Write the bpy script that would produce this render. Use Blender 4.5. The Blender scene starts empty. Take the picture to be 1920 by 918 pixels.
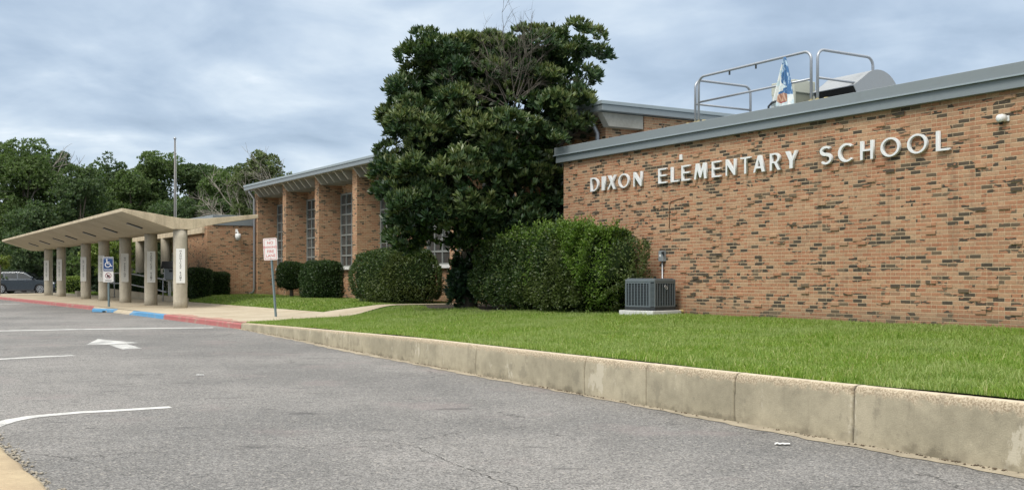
import bpy, bmesh, math, random
import numpy as np
from mathutils import Vector, Matrix
R = math.radians
random.seed(7)
rng = np.random.default_rng(7)
SC = bpy.context.scene
COL = SC.collection

# ------------------------------------------------------------------ camera
F = 2000.0            # focal length in photograph pixels (photo 1920 wide)
HZ = 519.0            # horizon row in the photograph
EYE = 1.36            # eye height over the road
cam_d = bpy.data.cameras.new("camera")
cam = bpy.data.objects.new("camera", cam_d)
COL.objects.link(cam)
cam.location = (0, 0, EYE)
cam.rotation_euler = (R(90), 0, 0)
cam_d.sensor_width = 36.0
cam_d.lens = F / 1920 * 36.0
cam_d.shift_y = (HZ - 459.0) / 1920.0
cam_d.clip_end = 5000
SC.camera = cam

# ------------------------------------------------------------------ light
SUN_EL, SUN_AZ = R(52), R(215)          # azimuth measured clockwise from +Y
w = bpy.data.worlds.new("World"); SC.world = w; w.use_nodes = True
wt = w.node_tree
for n in list(wt.nodes): wt.nodes.remove(n)

class NT:
    """small node-tree helper"""
    def __init__(s, tree): s.t = tree
    def n(s, typ, _props=None, **inp):
        nd = s.t.nodes.new(typ)
        for k, v in (_props or {}).items(): setattr(nd, k, v)
        for k, v in inp.items():
            key = int(k[1:]) if (k[0] == 'i' and k[1:].isdigit()) else k.replace('_', ' ')
            s.set(nd, key, v)
        return nd
    def set(s, nd, key, v):
        sock = nd.inputs[key]
        if isinstance(v, bpy.types.NodeSocket): s.t.links.new(v, sock)
        elif isinstance(v, bpy.types.Node): s.t.links.new(v.outputs[0], sock)
        else:
            if isinstance(v, (tuple, list)) and len(v) == 3 and sock.type == 'RGBA': v = (*v, 1)
            sock.default_value = v
    def m(s, op, a, b=0.0, c=0.0):
        nd = s.n('ShaderNodeMath', {'operation': op}); s.set(nd, 0, a)
        if op not in ('FLOOR', 'FRACT', 'ABSOLUTE', 'SINE', 'SQRT'): s.set(nd, 1, b)
        if op in ('MULTIPLY_ADD', 'COMPARE', 'SMOOTH_MIN'): s.set(nd, 2, c)
        return nd.outputs[0]
    def mix(s, fac, a, b, mode='MIX'):
        nd = s.n('ShaderNodeMix', {'data_type': 'RGBA', 'blend_type': mode})
        s.set(nd, 0, fac); s.set(nd, 6, a); s.set(nd, 7, b)
        return nd.outputs[2]
    def ramp(s, fac, stops, interp='LINEAR'):
        nd = s.n('ShaderNodeValToRGB'); s.set(nd, 0, fac)
        cr = nd.color_ramp; cr.interpolation = interp
        while len(cr.elements) < len(stops): cr.elements.new(0.5)
        for e, (p, c) in zip(cr.elements, stops):
            e.position = p
            e.color = (c, c, c, 1) if not isinstance(c, (tuple, list)) else (*c, 1)
        return nd.outputs[0]
    def noise(s, vec, scale, detail=4, rough=.55, dist=0.0):
        nd = s.n('ShaderNodeTexNoise', Scale=scale, Detail=detail, Roughness=rough, Distortion=dist)
        if vec is not None: s.set(nd, 'Vector', vec)
        return nd.outputs[0]
    def scale(s, vec, sx, sy, sz):
        nd = s.n('ShaderNodeMapping'); s.set(nd, 'Vector', vec); nd.inputs['Scale'].default_value = (sx, sy, sz)
        return nd.outputs[0]
    def smooth(s, v, lo, hi, a=0.0, b=1.0):
        nd = s.n('ShaderNodeMapRange', {'interpolation_type': 'SMOOTHSTEP'})
        for k, x in enumerate((v, lo, hi, a, b)): s.set(nd, k, x)
        return nd.outputs[0]
    def xyz(s, vec):
        nd = s.n('ShaderNodeSeparateXYZ', i0=vec); return nd.outputs
    def comb(s, x, y, z=0.0):
        return s.n('ShaderNodeCombineXYZ', i0=x, i1=y, i2=z).outputs[0]

W_ = NT(wt)
sky = wt.nodes.new('ShaderNodeTexSky'); sky.sky_type = 'NISHITA'; sky.sun_disc = False
sky.sun_elevation = SUN_EL; sky.sun_rotation = SUN_AZ
sky.air_density = 1.0; sky.dust_density = 1.5; sky.ozone_density = 1.0
tc = wt.nodes.new('ShaderNodeTexCoord')
sx, sy, sz = W_.xyz(tc.outputs['Generated'])
zc = W_.m('MAXIMUM', sz, 0.0)
den = W_.m('ADD', zc, 0.22)
pv = W_.comb(W_.m('DIVIDE', sx, den), W_.m('DIVIDE', sy, den), 0.0)
pv2 = W_.scale(pv, .8, .85, 1.0)
c1 = W_.noise(W_.scale(pv2, 1.0, 1.0, 1.0), 1.0, 7, .56, .35)
c2 = W_.noise(W_.scale(pv2, 2.0, 2.2, 1.0), 1.7, 5, .5, .5)
cl = W_.m('ADD', W_.m('MULTIPLY', c1, .68), W_.m('MULTIPLY', c2, .32))
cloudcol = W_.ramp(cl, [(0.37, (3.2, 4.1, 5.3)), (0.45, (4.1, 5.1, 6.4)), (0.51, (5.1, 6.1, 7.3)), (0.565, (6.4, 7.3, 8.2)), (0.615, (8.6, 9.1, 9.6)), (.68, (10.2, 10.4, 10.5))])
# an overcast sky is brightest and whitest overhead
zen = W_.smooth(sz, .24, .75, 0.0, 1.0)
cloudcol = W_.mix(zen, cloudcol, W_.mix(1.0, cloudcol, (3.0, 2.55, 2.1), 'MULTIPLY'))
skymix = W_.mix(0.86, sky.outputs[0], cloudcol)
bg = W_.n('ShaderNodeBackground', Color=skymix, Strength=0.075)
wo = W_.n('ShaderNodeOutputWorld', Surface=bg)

sun_d = bpy.data.lights.new("sun", 'SUN'); sun = bpy.data.objects.new("sun", sun_d); COL.objects.link(sun)
sun_d.energy = 1.5; sun_d.angle = R(24); sun_d.color = (1.0, .95, .87)
sd = Vector((math.sin(SUN_AZ) * math.cos(SUN_EL), math.cos(SUN_AZ) * math.cos(SUN_EL), math.sin(SUN_EL)))
sun.rotation_euler = sd.to_track_quat('Z', 'Y').to_euler(); sun.location = (-30, -30, 40)

SC.view_settings.view_transform = 'Standard'; SC.view_settings.look = 'None'
SC.view_settings.exposure = 0.70; SC.view_settings.gamma = 1; SC.view_settings.use_curve_mapping = False
SC.render.engine = 'CYCLES'
SC.cycles.use_denoising = True
SC.cycles.max_bounces = 6; SC.cycles.diffuse_bounces = 3; SC.cycles.glossy_bounces = 2; SC.cycles.transmission_bounces = 3

# ------------------------------------------------------------------ frames
# The school stands at an angle to the view.  s runs along its front away from the camera, D is the distance inward.
AX, AY = -0.5207, 0.8537
NX, NY = 0.8537, 0.5207
ROT = math.atan2(-AY, -AX)            # local +x points along -s
def Wp(s, D, z=0.0): return Vector((AX * s + NX * D, AY * s + NY * D, z))
def PX(x, y, Z):                       # a photograph pixel at depth Z
    return Vector(((x - 960) / F * Z, Z, EYE - (y - HZ) / F * Z))
def GP(x, y, z=0.0):                   # a photograph pixel on the ground at height z
    return PX(x, y, F * (EYE - z) / (y - HZ))
def s_of(x, D):                        # where the view through column x meets the plane D
    u = x - 960; Z = D / (NY + u * NX / F); X = u / F * Z
    return AX * X + AY * Z

def tag(o, label=None, cat=None, group=None, kind=None):
    if label: o['label'] = label
    if cat: o['category'] = cat
    if group: o['group'] = group
    if kind: o['kind'] = kind
    return o

class MB:
    """collects geometry for one mesh object"""
    def __init__(s): s.v = []; s.f = []; s.mi = []
    def add(s, vs, fs, mi=0):
        b = len(s.v); s.v += [tuple(p) for p in vs]; s.f += [tuple(b + i for i in f) for f in fs]; s.mi += [mi] * len(fs)
        return s
    def box(s, x0, x1, y0, y1, z0, z1, mi=0):
        if x0 > x1: x0, x1 = x1, x0
        if y0 > y1: y0, y1 = y1, y0
        vs = [(x0, y0, z0), (x1, y0, z0), (x1, y1, z0), (x0, y1, z0), (x0, y0, z1), (x1, y0, z1), (x1, y1, z1), (x0, y1, z1)]
        return s.add(vs, [(0, 3, 2, 1), (4, 5, 6, 7), (0, 1, 5, 4), (1, 2, 6, 5), (2, 3, 7, 6), (3, 0, 4, 7)], mi)
    def sbox(s, s0, s1, D0, D1, z0, z1, mi=0): return s.box(-s0, -s1, D0, D1, z0, z1, mi)
    def hexa(s, p, mi=0):               # eight corners, bottom ring then top ring
        return s.add(p, [(0, 3, 2, 1), (4, 5, 6, 7), (0, 1, 5, 4), (1, 2, 6, 5), (2, 3, 7, 6), (3, 0, 4, 7)], mi)
    def prism(s, poly, a, b, axis='x', mi=0):
        n = len(poly)
        def mk(t, p):
            return (t, p[0], p[1]) if axis == 'x' else ((p[0], t, p[1]) if axis == 'y' else (p[0], p[1], t))
        vs = [mk(a, p) for p in poly] + [mk(b, p) for p in poly]
        fs = [tuple(range(n)), tuple(range(2 * n - 1, n - 1, -1))]
        fs += [(i, i + n, (i + 1) % n + n, (i + 1) % n) for i in range(n)]
        return s.add(vs, fs, mi)
    def tube(s, pts, r, n=8, mi=0, cap=True):
        pts = [Vector(p) for p in pts]; rs = r if isinstance(r, (list, tuple)) else [r] * len(pts)
        vs = []; fs = []; ref = None
        for i, p in enumerate(pts):
            t = (pts[min(i + 1, len(pts) - 1)] - pts[max(i - 1, 0)])
            t = t.normalized() if t.length > 1e-9 else Vector((0, 0, 1))
            if ref is None: ref = Vector((1, 0, 0)) if abs(t.x) < .8 else Vector((0, 1, 0))
            u = (ref - t * ref.dot(t)).normalized(); ref = u; v = t.cross(u)
            for k in range(n):
                a = 2 * math.pi * k / n
                vs.append(p + (u * math.cos(a) + v * math.sin(a)) * rs[i])
        for i in range(len(pts) - 1):
            for k in range(n):
                fs.append((i * n + k, i * n + (k + 1) % n, (i + 1) * n + (k + 1) % n, (i + 1) * n + k))
        if cap:
            fs.append(tuple(range(n - 1, -1, -1))); fs.append(tuple(range((len(pts) - 1) * n, len(pts) * n)))
        return s.add(vs, fs, mi)
    def build(s, name, mats, parent=None, org=(0, 0, 0), bevel=0.0, smooth=False, seg=2):
        me = bpy.data.meshes.new(name)
        vs = [(p[0] - org[0], p[1] - org[1], p[2] - org[2]) for p in s.v]
        me.from_pydata(vs, [], s.f)
        for m in (mats if isinstance(mats, (list, tuple)) else [mats]): me.materials.append(m)
        me.polygons.foreach_set('material_index', s.mi)
        bm = bmesh.new(); bm.from_mesh(me); bmesh.ops.recalc_face_normals(bm, faces=bm.faces); bm.to_mesh(me); bm.free()
        if smooth:
            me.polygons.foreach_set('use_smooth', [True] * len(me.polygons))
        o = bpy.data.objects.new(name, me); COL.objects.link(o)
        if parent is not None: o.parent = parent
        if bevel:
            b = o.modifiers.new('bevel', 'BEVEL'); b.width = bevel; b.segments = seg; b.limit_method = 'ANGLE'; b.angle_limit = R(40)
        return o

def empty(name, loc, rz=0.0):
    o = bpy.data.objects.new(name, None); COL.objects.link(o); o.location = loc; o.rotation_euler = (0, 0, rz)
    o.empty_display_size = .2
    return o

class Fr:
    """a thing standing in the school's frame: parts are drawn in (-s, D, z)"""
    def __init__(s, name, s0, D0, z0, label=None, cat=None, group=None):
        s.o = empty(name, Wp(s0, D0, z0), ROT); s.org = (-s0, D0, z0); s.o['_'] = 0; del s.o['_']
        tag(s.o, label, cat, group)
    def part(s, mb, name, mats, parent=None, **k): return mb.build(name, mats, parent or s.o, s.org, **k)
def single(mb, name, mats, s0, D0, z0, label=None, cat=None, group=None, kind=None, **k):
    o = mb.build(name, mats, None, (-s0, D0, z0), **k)
    o.location = Wp(s0, D0, z0); o.rotation_euler = (0, 0, ROT)
    return tag(o, label, cat, group, kind)

def np_mesh(name, V, Fq, mats, parent=None, mi=None, smooth=False):
    """V (n,3), Fq (m,k) uniform faces, via foreach_set"""
    me = bpy.data.meshes.new(name)
    n, m, k = len(V), len(Fq), Fq.shape[1]
    me.vertices.add(n); me.vertices.foreach_set('co', np.ascontiguousarray(V, dtype=np.float32).ravel())
    me.loops.add(m * k); me.loops.foreach_set('vertex_index', np.ascontiguousarray(Fq, dtype=np.int32).ravel())
    me.polygons.add(m); me.polygons.foreach_set('loop_start', np.arange(0, m * k, k, dtype=np.int32))
    for x in (mats if isinstance(mats, (list, tuple)) else [mats]): me.materials.append(x)
    if mi is not None: me.polygons.foreach_set('material_index', np.asarray(mi, dtype=np.int32))
    if smooth: me.polygons.foreach_set('use_smooth', np.ones(m, dtype=bool))
    me.update(calc_edges=True); me.validate()
    o = bpy.data.objects.new(name, me); COL.objects.link(o)
    if parent is not None: o.parent = parent
    return o

# ------------------------------------------------------------------ materials
MATS = {}
def newmat(name):
    m = bpy.data.materials.new(name); m.use_nodes = True
    t = m.node_tree
    for n in list(t.nodes): t.nodes.remove(n)
    h = NT(t); h.out = t.nodes.new('ShaderNodeOutputMaterial'); h.mat = m
    h.tc = t.nodes.new('ShaderNodeTexCoord'); h.ob = h.tc.outputs['Object']
    h.geo = t.nodes.new('ShaderNodeNewGeometry')
    MATS[name] = m
    return h
def finish(h, color, rough=.8, metal=0.0, bump=None, bstr=.3, bdist=.01, spec=.5, extra=None):
    p = h.n('ShaderNodeBsdfPrincipled'); h.set(p, 'Base Color', color); h.set(p, 'Roughness', rough); h.set(p, 'Metallic', metal)
    h.set(p, 'Specular IOR Level', spec)
    if bump is not None:
        b = h.n('ShaderNodeBump', Strength=bstr, Distance=bdist, Height=bump); h.t.links.new(b.outputs[0], p.inputs['Normal'])
    h.t.links.new(p.outputs[0], h.out.inputs['Surface'])
    return h.mat
def paint(name, col, rough=.5, metal=0.0, vary=.12, scale=3.0, dirt=(.25, .22, .17), dirt_amt=.15, spec=.5):
    h = newmat(name)
    nz = h.noise(h.ob, scale, 6, .6); n2 = h.noise(h.ob, scale * 9, 4, .6)
    k = h.m('ADD', h.m('MULTIPLY', nz, 2 * vary), 1 - vary)
    c = h.mix(1.0, col, h.comb(k, k, k), 'MULTIPLY')
    d = h.smooth(h.m('MULTIPLY', nz, n2), .25, .42, 0, dirt_amt)
    return finish(h, h.mix(d, c, dirt), h.m('ADD', h.m('MULTIPLY', n2, .2), rough - .1), metal, n2, .08, .004, spec)

def brick_mat(name, tint=(1, 1, 1), dark=.16, contrast=1.0, bump=True):
    h = newmat(name)
    BL, BH, MO = .2032, .0677, .0118
    x, y, z = h.xyz(h.ob)
    vt = h.n('ShaderNodeVectorTransform', {'vector_type': 'NORMAL', 'convert_from': 'WORLD', 'convert_to': 'OBJECT'}, i0=h.geo.outputs['True Normal'])
    nx, ny, nz = h.xyz(vt.outputs[0])
    side = h.m('GREATER_THAN', h.m('ABSOLUTE', nx), .7)
    u = h.m('ADD', h.m('MULTIPLY', x, h.m('SUBTRACT', 1.0, side)), h.m('MULTIPLY', y, side))
    wob = h.noise(h.ob, 22, 3, .6); wobc = h.m('MULTIPLY', h.m('SUBTRACT', wob, .5), .0055)
    row = h.m('FLOOR', h.m('DIVIDE', z, BH))
    fz = h.m('MULTIPLY', h.m('FRACT', h.m('DIVIDE', h.m('ADD', z, wobc), BH)), BH)
    wn_r = h.n('ShaderNodeTexWhiteNoise', {'noise_dimensions': '1D'}); h.set(wn_r, 'W', row)
    jit = h.m('MULTIPLY', h.m('SUBTRACT', wn_r.outputs[0], .5), .10)
    off = h.m('ADD', h.m('MULTIPLY', h.m('MODULO', h.m('ABSOLUTE', row), 2.0), .5), h.m('MULTIPLY', jit, 0.0))
    ub = h.m('ADD', h.m('DIVIDE', h.m('ADD', u, wobc), BL), off)
    col = h.m('FLOOR', ub)
    wn1 = h.n('ShaderNodeTexWhiteNoise', {'noise_dimensions': '2D'}); h.set(wn1, 'Vector', h.comb(h.m('ADD', col, 13.7), row, 0))
    split = h.m('GREATER_THAN', wn1.outputs[0], .83)
    ub2 = h.m('MULTIPLY', ub, h.m('ADD', split, 1.0))
    col2 = h.m('ADD', h.m('FLOOR', ub2), h.m('MULTIPLY', split, 977.0))
    wid = h.m('DIVIDE', BL, h.m('ADD', split, 1.0))
    fu = h.m('MULTIPLY', h.m('FRACT', ub2), wid)
    # distance to the brick's edge
    eu = h.m('MINIMUM', fu, h.m('SUBTRACT', wid, fu)); ez = h.m('MINIMUM', fz, h.m('SUBTRACT', BH, fz))
    ed = h.m('MINIMUM', eu, ez)
    mort = h.m('MAXIMUM', h.smooth(ez, MO * .5 - .0014, MO * .5 + .0022, 1.0, 0.0), h.smooth(eu, MO * .42 - .0016, MO * .42 + .0022, .72, 0.0))
    wn = h.n('ShaderNodeTexWhiteNoise', {'noise_dimensions': '2D'}); h.set(wn, 'Vector', h.comb(col2, row, 0))
    rv, rc = wn.outputs[0], wn.outputs[1]
    r1, r2, r3 = h.xyz(rc)
    cidv = h.comb(h.m('MULTIPLY', col2, .2), h.m('MULTIPLY', row, .0677), 3.3)
    base = h.ramp(rv, [(0.0, (.30, .125, .066)), (.2, (.37, .166, .088)), (.42, (.405, .20, .108)), (.62, (.375, .20, .112)),
                       (.74, (.42, .26, .15)), (.90, (.47, .32, .195)), (1.0, (.27, .16, .095))])
    cl = h.noise(h.scale(h.comb(u, z, 0), 1.7, 4.2, 1), 1.0, 3, .65)
    thr = h.m('MULTIPLY', h.smooth(cl, .46, .63, dark * .25, dark * 2.9), h.m('SUBTRACT', 1.0, h.m('MULTIPLY', split, .75)))
    isd = h.m('LESS_THAN', r1, thr)
    dk = h.ramp(r2, [(0, (.055, .046, .035)), (.55, (.088, .070, .050)), (1, (.17, .125, .08))])
    fine = h.noise(h.scale(h.comb(u, z, 0), 40, 90, 1), 1.0, 5, .65)
    blot = h.noise(h.scale(h.comb(u, z, 0), 24, 15, 1), 1.0, 4, .65)
    base = h.mix(.34, base, (.385, .215, .133))
    bc = h.mix(isd, base, dk)
    flash = h.smooth(blot, .52, .70, 0, h.m('MULTIPLY', r3, .9))
    bc = h.mix(flash, bc, (.13, .10, .07))
    k = h.m('ADD', h.m('MULTIPLY', fine, .7), .65)
    bc = h.mix(1.0, bc, h.comb(k, k, k), 'MULTIPLY')
    mc = h.mix(h.smooth(blot, .35, .65), (.58, .455, .30), (.44, .34, .22))
    c = h.mix(mort, bc, mc)
    big = h.noise(h.scale(h.comb(u, z, 0), .5, .8, 1), 1.0, 5, .6)
    kb = h.m('ADD', h.m('MULTIPLY', big, .44), .86)
    c = h.mix(1.0, c, h.comb(kb, kb, kb), 'MULTIPLY')
    # pale bloom and grey damp near the foot of the wall
    foot = h.smooth(h.m('SUBTRACT', z, h.m('MULTIPLY', big, .5)), -.15, .12, .38, 0)
    c = h.mix(foot, c, (.16, .13, .09))
    c = h.mix(h.smooth(big, .62, .75, 0, .22), c, (.52, .42, .28))
    run = h.noise(h.scale(h.comb(u, z, 0), 3.2, .22, 1), 1.0, 5, .65)
    c = h.mix(h.smooth(run, .55, .74, 0, .38), c, (.10, .08, .055))
    c = h.mix(1.0, c, tint, 'MULTIPLY')
    hgt = h.m('ADD', h.m('MULTIPLY', h.m('SUBTRACT', 1.0, mort), h.m('ADD', .75, h.m('MULTIPLY', r2, .25))), h.m('MULTIPLY', fine, .18))
    return finish(h, c, .88, 0, hgt if bump else None, .75, .009, .3)

def concrete(name, col, col2, scale=1.0, speck=.3, bump=.35, stain=None, streak=0.0):
    h = newmat(name)
    a = h.noise(h.ob, 1.3 * scale, 7, .6); b = h.noise(h.ob, 14 * scale, 6, .65); c_ = h.noise(h.ob, 120 * scale, 3, .6)
    c = h.mix(h.smooth(a, .35, .66), col, col2)
    k = h.m('ADD', h.m('MULTIPLY', b, .5), .75)
    c = h.mix(1.0, c, h.comb(k, k, k), 'MULTIPLY')
    k2 = h.m('ADD', h.m('MULTIPLY', h.m('SUBTRACT', c_, .5), speck * 2), 1.0)
    c = h.mix(1.0, c, h.comb(k2, k2, k2), 'MULTIPLY')
    if streak:
        st = h.noise(h.scale(h.ob, 6, 6, .5), 1.0, 5, .6)
        c = h.mix(h.smooth(st, .5, .72, 0, streak), c, (.12, .105, .085))
    if stain:
        c = h.mix(h.smooth(h.noise(h.ob, .55, 5, .6), .5, .7, 0, .6), c, stain)
    hh = h.m('ADD', h.m('MULTIPLY', b, .6), h.m('MULTIPLY', c_, .4))
    return finish(h, c, .9, 0, hh, bump, .006, .3)

def leaf_mat(name, stops, rough=.45, trans=.22, patch=None, tone=False):
    h = newmat(name)
    rnd = h.geo.outputs['Random Per Island']
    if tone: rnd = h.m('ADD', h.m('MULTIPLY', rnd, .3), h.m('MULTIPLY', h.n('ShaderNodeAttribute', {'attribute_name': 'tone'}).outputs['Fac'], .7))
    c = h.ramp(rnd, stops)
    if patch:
        nz = h.noise(h.ob, patch[0], 3, .5)
        c = h.mix(h.smooth(nz, .48, .62, 0, patch[2]), c, patch[1])
    p = h.n('ShaderNodeBsdfPrincipled', Roughness=rough); h.set(p, 'Base Color', c); h.set(p, 'Specular IOR Level', .4)
    tr = h.n('ShaderNodeBsdfTranslucent'); h.set(tr, 'Color', h.mix(1.0, c, (1.1, 1.3, .55), 'MULTIPLY'))
    mx = h.n('ShaderNodeMixShader', i0=trans); h.t.links.new(p.outputs[0], mx.inputs[1]); h.t.links.new(tr.outputs[0], mx.inputs[2])
    h.t.links.new(mx.outputs[0], h.out.inputs['Surface'])
    return h.mat

BRICK = brick_mat('brick_wall', (.92, .895, .89), .26)
BRICK_H = brick_mat('brick_hall', (.93, .92, .90), .2)
BRICK_E = brick_mat('brick_entrance', (.86, .85, .83), .2)
FASCIA = paint('grey_fascia_metal', (.205, .235, .25), .42, .0, .06, .8, (.15, .16, .16), .2)
FASCIA_L = paint('pale_grey_fascia', (.27, .32, .345), .42, 0, .06, .8, (.2, .21, .21), .2)
ROOFTOP = concrete('roof_gravel', (.33, .33, .32), (.42, .41, .39))
STEM = concrete('soffit_concrete', (.33, .315, .275), (.41, .39, .34), .8, .15, .2)
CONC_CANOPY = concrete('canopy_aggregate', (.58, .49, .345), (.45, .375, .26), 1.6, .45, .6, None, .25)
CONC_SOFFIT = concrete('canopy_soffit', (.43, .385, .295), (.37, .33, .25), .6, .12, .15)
CONC_COL = concrete('column_concrete', (.50, .455, .365), (.42, .38, .30), 1.0, .18, .25, None, .2)
WALK = concrete('walk_concrete', (.47, .405, .30), (.40, .335, .24), .6, .22, .3, (.34, .27, .18))
WHITE = paint('white_paint', (.74, .74, .72), .45, 0, .05, 2, (.45, .42, .35), .12)
ALU = paint('letter_aluminium', (.72, .73, .73), .42, .0, .05, 4, (.5, .5, .48), .15)
GALV = paint('galvanised_pipe', (.36, .38, .41), .38, .55, .12, 6, (.25, .24, .22), .2)
POSTG = paint('green_grey_post', (.20, .265, .28), .42, .35, .1, 5, (.25, .2, .14), .25)
DARK = paint('dark_metal', (.03, .035, .04), .5, .2, .1, 5)
BLACK = paint('black_void', (.006, .006, .007), .7, 0, .05, 5)
def glass_mat(name, tint):
    h = newmat(name)
    nz = h.noise(h.ob, .9, 4, .6)
    c = h.mix(h.smooth(nz, .4, .62), tint, tuple(x * 1.9 for x in tint))
    p = h.n('ShaderNodeBsdfPrincipled', Roughness=.06); h.set(p, 'Base Color', c); h.set(p, 'Specular IOR Level', .7)
    b = h.n('ShaderNodeBump', Strength=.03, Distance=.01, Height=h.noise(h.ob, 1.5, 2, .5)); h.t.links.new(b.outputs[0], p.inputs['Normal'])
    h.t.links.new(p.outputs[0], h.out.inputs['Surface']); return h.mat
GLASS = glass_mat('dark_window_glass', (.045, .05, .05))
GLASS_D = glass_mat('door_glass', (.015, .018, .018))
WFRAME = paint('window_frame_paint', (.25, .265, .25), .5, 0, .08, 4)

# asphalt
def asphalt_mat():
    h = newmat('worn_asphalt')
    P = h.geo.outputs['Position']
    v1 = h.n('ShaderNodeTexVoronoi', {'voronoi_dimensions': '2D'}, Scale=110.0); h.set(v1, 'Vector', P)
    rr, gg, bb = h.xyz(v1.outputs['Color'])
    v2 = h.n('ShaderNodeTexVoronoi', {'voronoi_dimensions': '2D'}, Scale=58.0); h.set(v2, 'Vector', P)
    r2, g2, b2 = h.xyz(v2.outputs['Color'])
    big = h.noise(P, .22, 5, .6); mid = h.noise(P, 1.7, 6, .65); med = h.noise(h.scale(P, 1, 1, 1), 16, 4, .7)
    base = h.mix(h.smooth(big, .36, .64), (.158, .152, .144), (.228, .216, .202))
    k = h.m('ADD', h.m('MULTIPLY', mid, .5), .75)
    c = h.mix(1.0, base, h.comb(k, k, k), 'MULTIPLY')
    k2 = h.m('ADD', h.m('MULTIPLY', rr, 1.15), .42); k3 = h.m('ADD', h.m('MULTIPLY', med, .9), .55)
    c = h.mix(1.0, c, h.comb(k2, k2, k2), 'MULTIPLY'); c = h.mix(1.0, c, h.comb(k3, k3, k3), 'MULTIPLY')
    c = h.mix(h.m('MULTIPLY', h.m('GREATER_THAN', g2, .955), .6), c, (.38, .35, .31))
    c = h.mix(h.m('MULTIPLY', h.m('LESS_THAN', g2, .06), .6), c, (.05, .05, .05))
    pinks = h.smooth(h.noise(P, .6, 4, .6), .56, .68, 0, .35)
    c = h.mix(pinks, c, (.25, .205, .195))
    # cracks
    vc = h.n('ShaderNodeTexVoronoi', {'voronoi_dimensions': '2D', 'feature': 'DISTANCE_TO_EDGE'}, Scale=.31)
    warp = h.n('ShaderNodeTexNoise', Scale=1.3, Detail=6.0, Roughness=.7); h.set(warp, 'Vector', P)
    vm = h.n('ShaderNodeVectorMath', {'operation': 'MULTIPLY_ADD'}); h.set(vm, 0, warp.outputs[1]); vm.inputs[1].default_value = (1.1, 1.1, 0); h.set(vm, 2, P)
    h.set(vc, 'Vector', vm.outputs[0])
    crack = h.smooth(vc.outputs[0], .001, .0055, 1, 0)
    keep = h.smooth(h.noise(P, .45, 3, .5), .52, .62)
    crm = h.m('MULTIPLY', h.m('MULTIPLY', crack, keep), .75)
    c = h.mix(crm, c, (.03, .028, .026))
    # oil drips and worn dark flecks, stretched across the lane
    fl = h.noise(h.scale(P, 1.0, 2.6, 1), 1.1, 5, .55)
    c = h.mix(h.smooth(fl, .61, .73, 0, .6), c, (.05, .048, .047))
    fl2 = h.noise(h.scale(P, 3.0, 7.0, 1), 1.0, 3, .5)
    c = h.mix(h.smooth(fl2, .70, .75, 0, .85), c, (.04, .038, .037))
    hh = h.m('ADD', h.m('MULTIPLY', rr, .5), h.m('ADD', h.m('MULTIPLY', med, .6), h.m('MULTIPLY', crm, -1.0)))
    return finish(h, c, .88, 0, hh, .55, .006, .35)
ASPHALT = asphalt_mat()

def soil_mat():
    h = newmat('lawn_soil')
    P = h.geo.outputs['Position']
    a = h.noise(P, .7, 5, .6); b = h.noise(P, 35, 5, .7)
    c = h.mix(h.smooth(a, .35, .65), (.085, .15, .026), (.115, .18, .035))
    c = h.mix(h.smooth(b, .45, .62), c, (.035, .055, .012))
    return finish(h, c, .95, 0, b, .8, .03, .1)
SOIL = soil_mat()
def ground_mat():
    h = newmat('far_ground')
    P = h.geo.outputs['Position']
    a = h.noise(P, .12, 5, .6)
    return finish(h, h.mix(a, (.045, .075, .018), (.09, .11, .04)), .95, 0, None)
GROUNDM = ground_mat()
def grass_mat():
    h = newmat('grass_blades')
    rnd = h.geo.outputs['Random Per Island']; P = h.geo.outputs['Position']
    c = h.ramp(rnd, [(0, (.14, .235, .03)), (.4, (.19, .30, .042)), (.75, (.26, .355, .068)), (.92, (.35, .395, .13)), (1, (.46, .43, .21))])
    nz = h.noise(P, .8, 4, .6); nb = h.noise(h.scale(P, 1, 1, 1), 2.6, 3, .6)
    c = h.mix(h.smooth(nz, .38, .62, 0, .75), c, h.mix(rnd, (.26, .345, .10), (.33, .385, .15)))
    c = h.mix(h.smooth(nb, .55, .72, 0, .5), c, (.11, .20, .026))
    p = h.n('ShaderNodeBsdfPrincipled', Roughness=.5); h.set(p, 'Base Color', c); h.set(p, 'Specular IOR Level', .3)
    tr = h.n('ShaderNodeBsdfTranslucent'); h.set(tr, 'Color', h.mix(1.0, c, (1.15, 1.25, .6), 'MULTIPLY'))
    mx = h.n('ShaderNodeMixShader', i0=.35); h.t.links.new(p.outputs[0], mx.inputs[1]); h.t.links.new(tr.outputs[0], mx.inputs[2])
    h.t.links.new(mx.outputs[0], h.out.inputs['Surface']); return h.mat
GRASS = grass_mat()

MAG = leaf_mat('magnolia_leaves', [(0, (.020, .046, .026)), (.4, (.036, .072, .032)), (.62, (.07, .112, .042)), (.82, (.13, .165, .058)), (1, (.20, .215, .085))], .36, .16, None, True)
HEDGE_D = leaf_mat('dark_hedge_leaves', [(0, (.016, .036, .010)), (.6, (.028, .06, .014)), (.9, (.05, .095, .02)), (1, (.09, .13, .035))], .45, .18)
HEDGE_M = leaf_mat('green_hedge_leaves', [(0, (.024, .048, .014)), (.55, (.044, .082, .021)), (.88, (.085, .13, .032)), (1, (.17, .18, .07))], .45, .22, (.6, (.12, .145, .04), .5))
VINE = leaf_mat('vine_leaves', [(0, (.08, .15, .022)), (.6, (.12, .2, .03)), (1, (.18, .25, .05))], .45, .28)
OAK_D = leaf_mat('dark_oak_leaves', [(0, (.05, .085, .043)), (.5, (.078, .125, .054)), (.85, (.108, .16, .064)), (1, (.15, .19, .088))], .6, .34, (.22, (.09, .125, .045), .5))
OAK_M = leaf_mat('mid_tree_leaves', [(0, (.07, .112, .042)), (.5, (.105, .162, .056)), (.85, (.14, .2, .07)), (1, (.18, .225, .095))], .6, .36, (.3, (.12, .165, .055), .5))
OAK_L = leaf_mat('light_tree_leaves', [(0, (.08, .11, .045)), (.5, (.12, .16, .06)), (1, (.18, .21, .10))], .6, .25)
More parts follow.
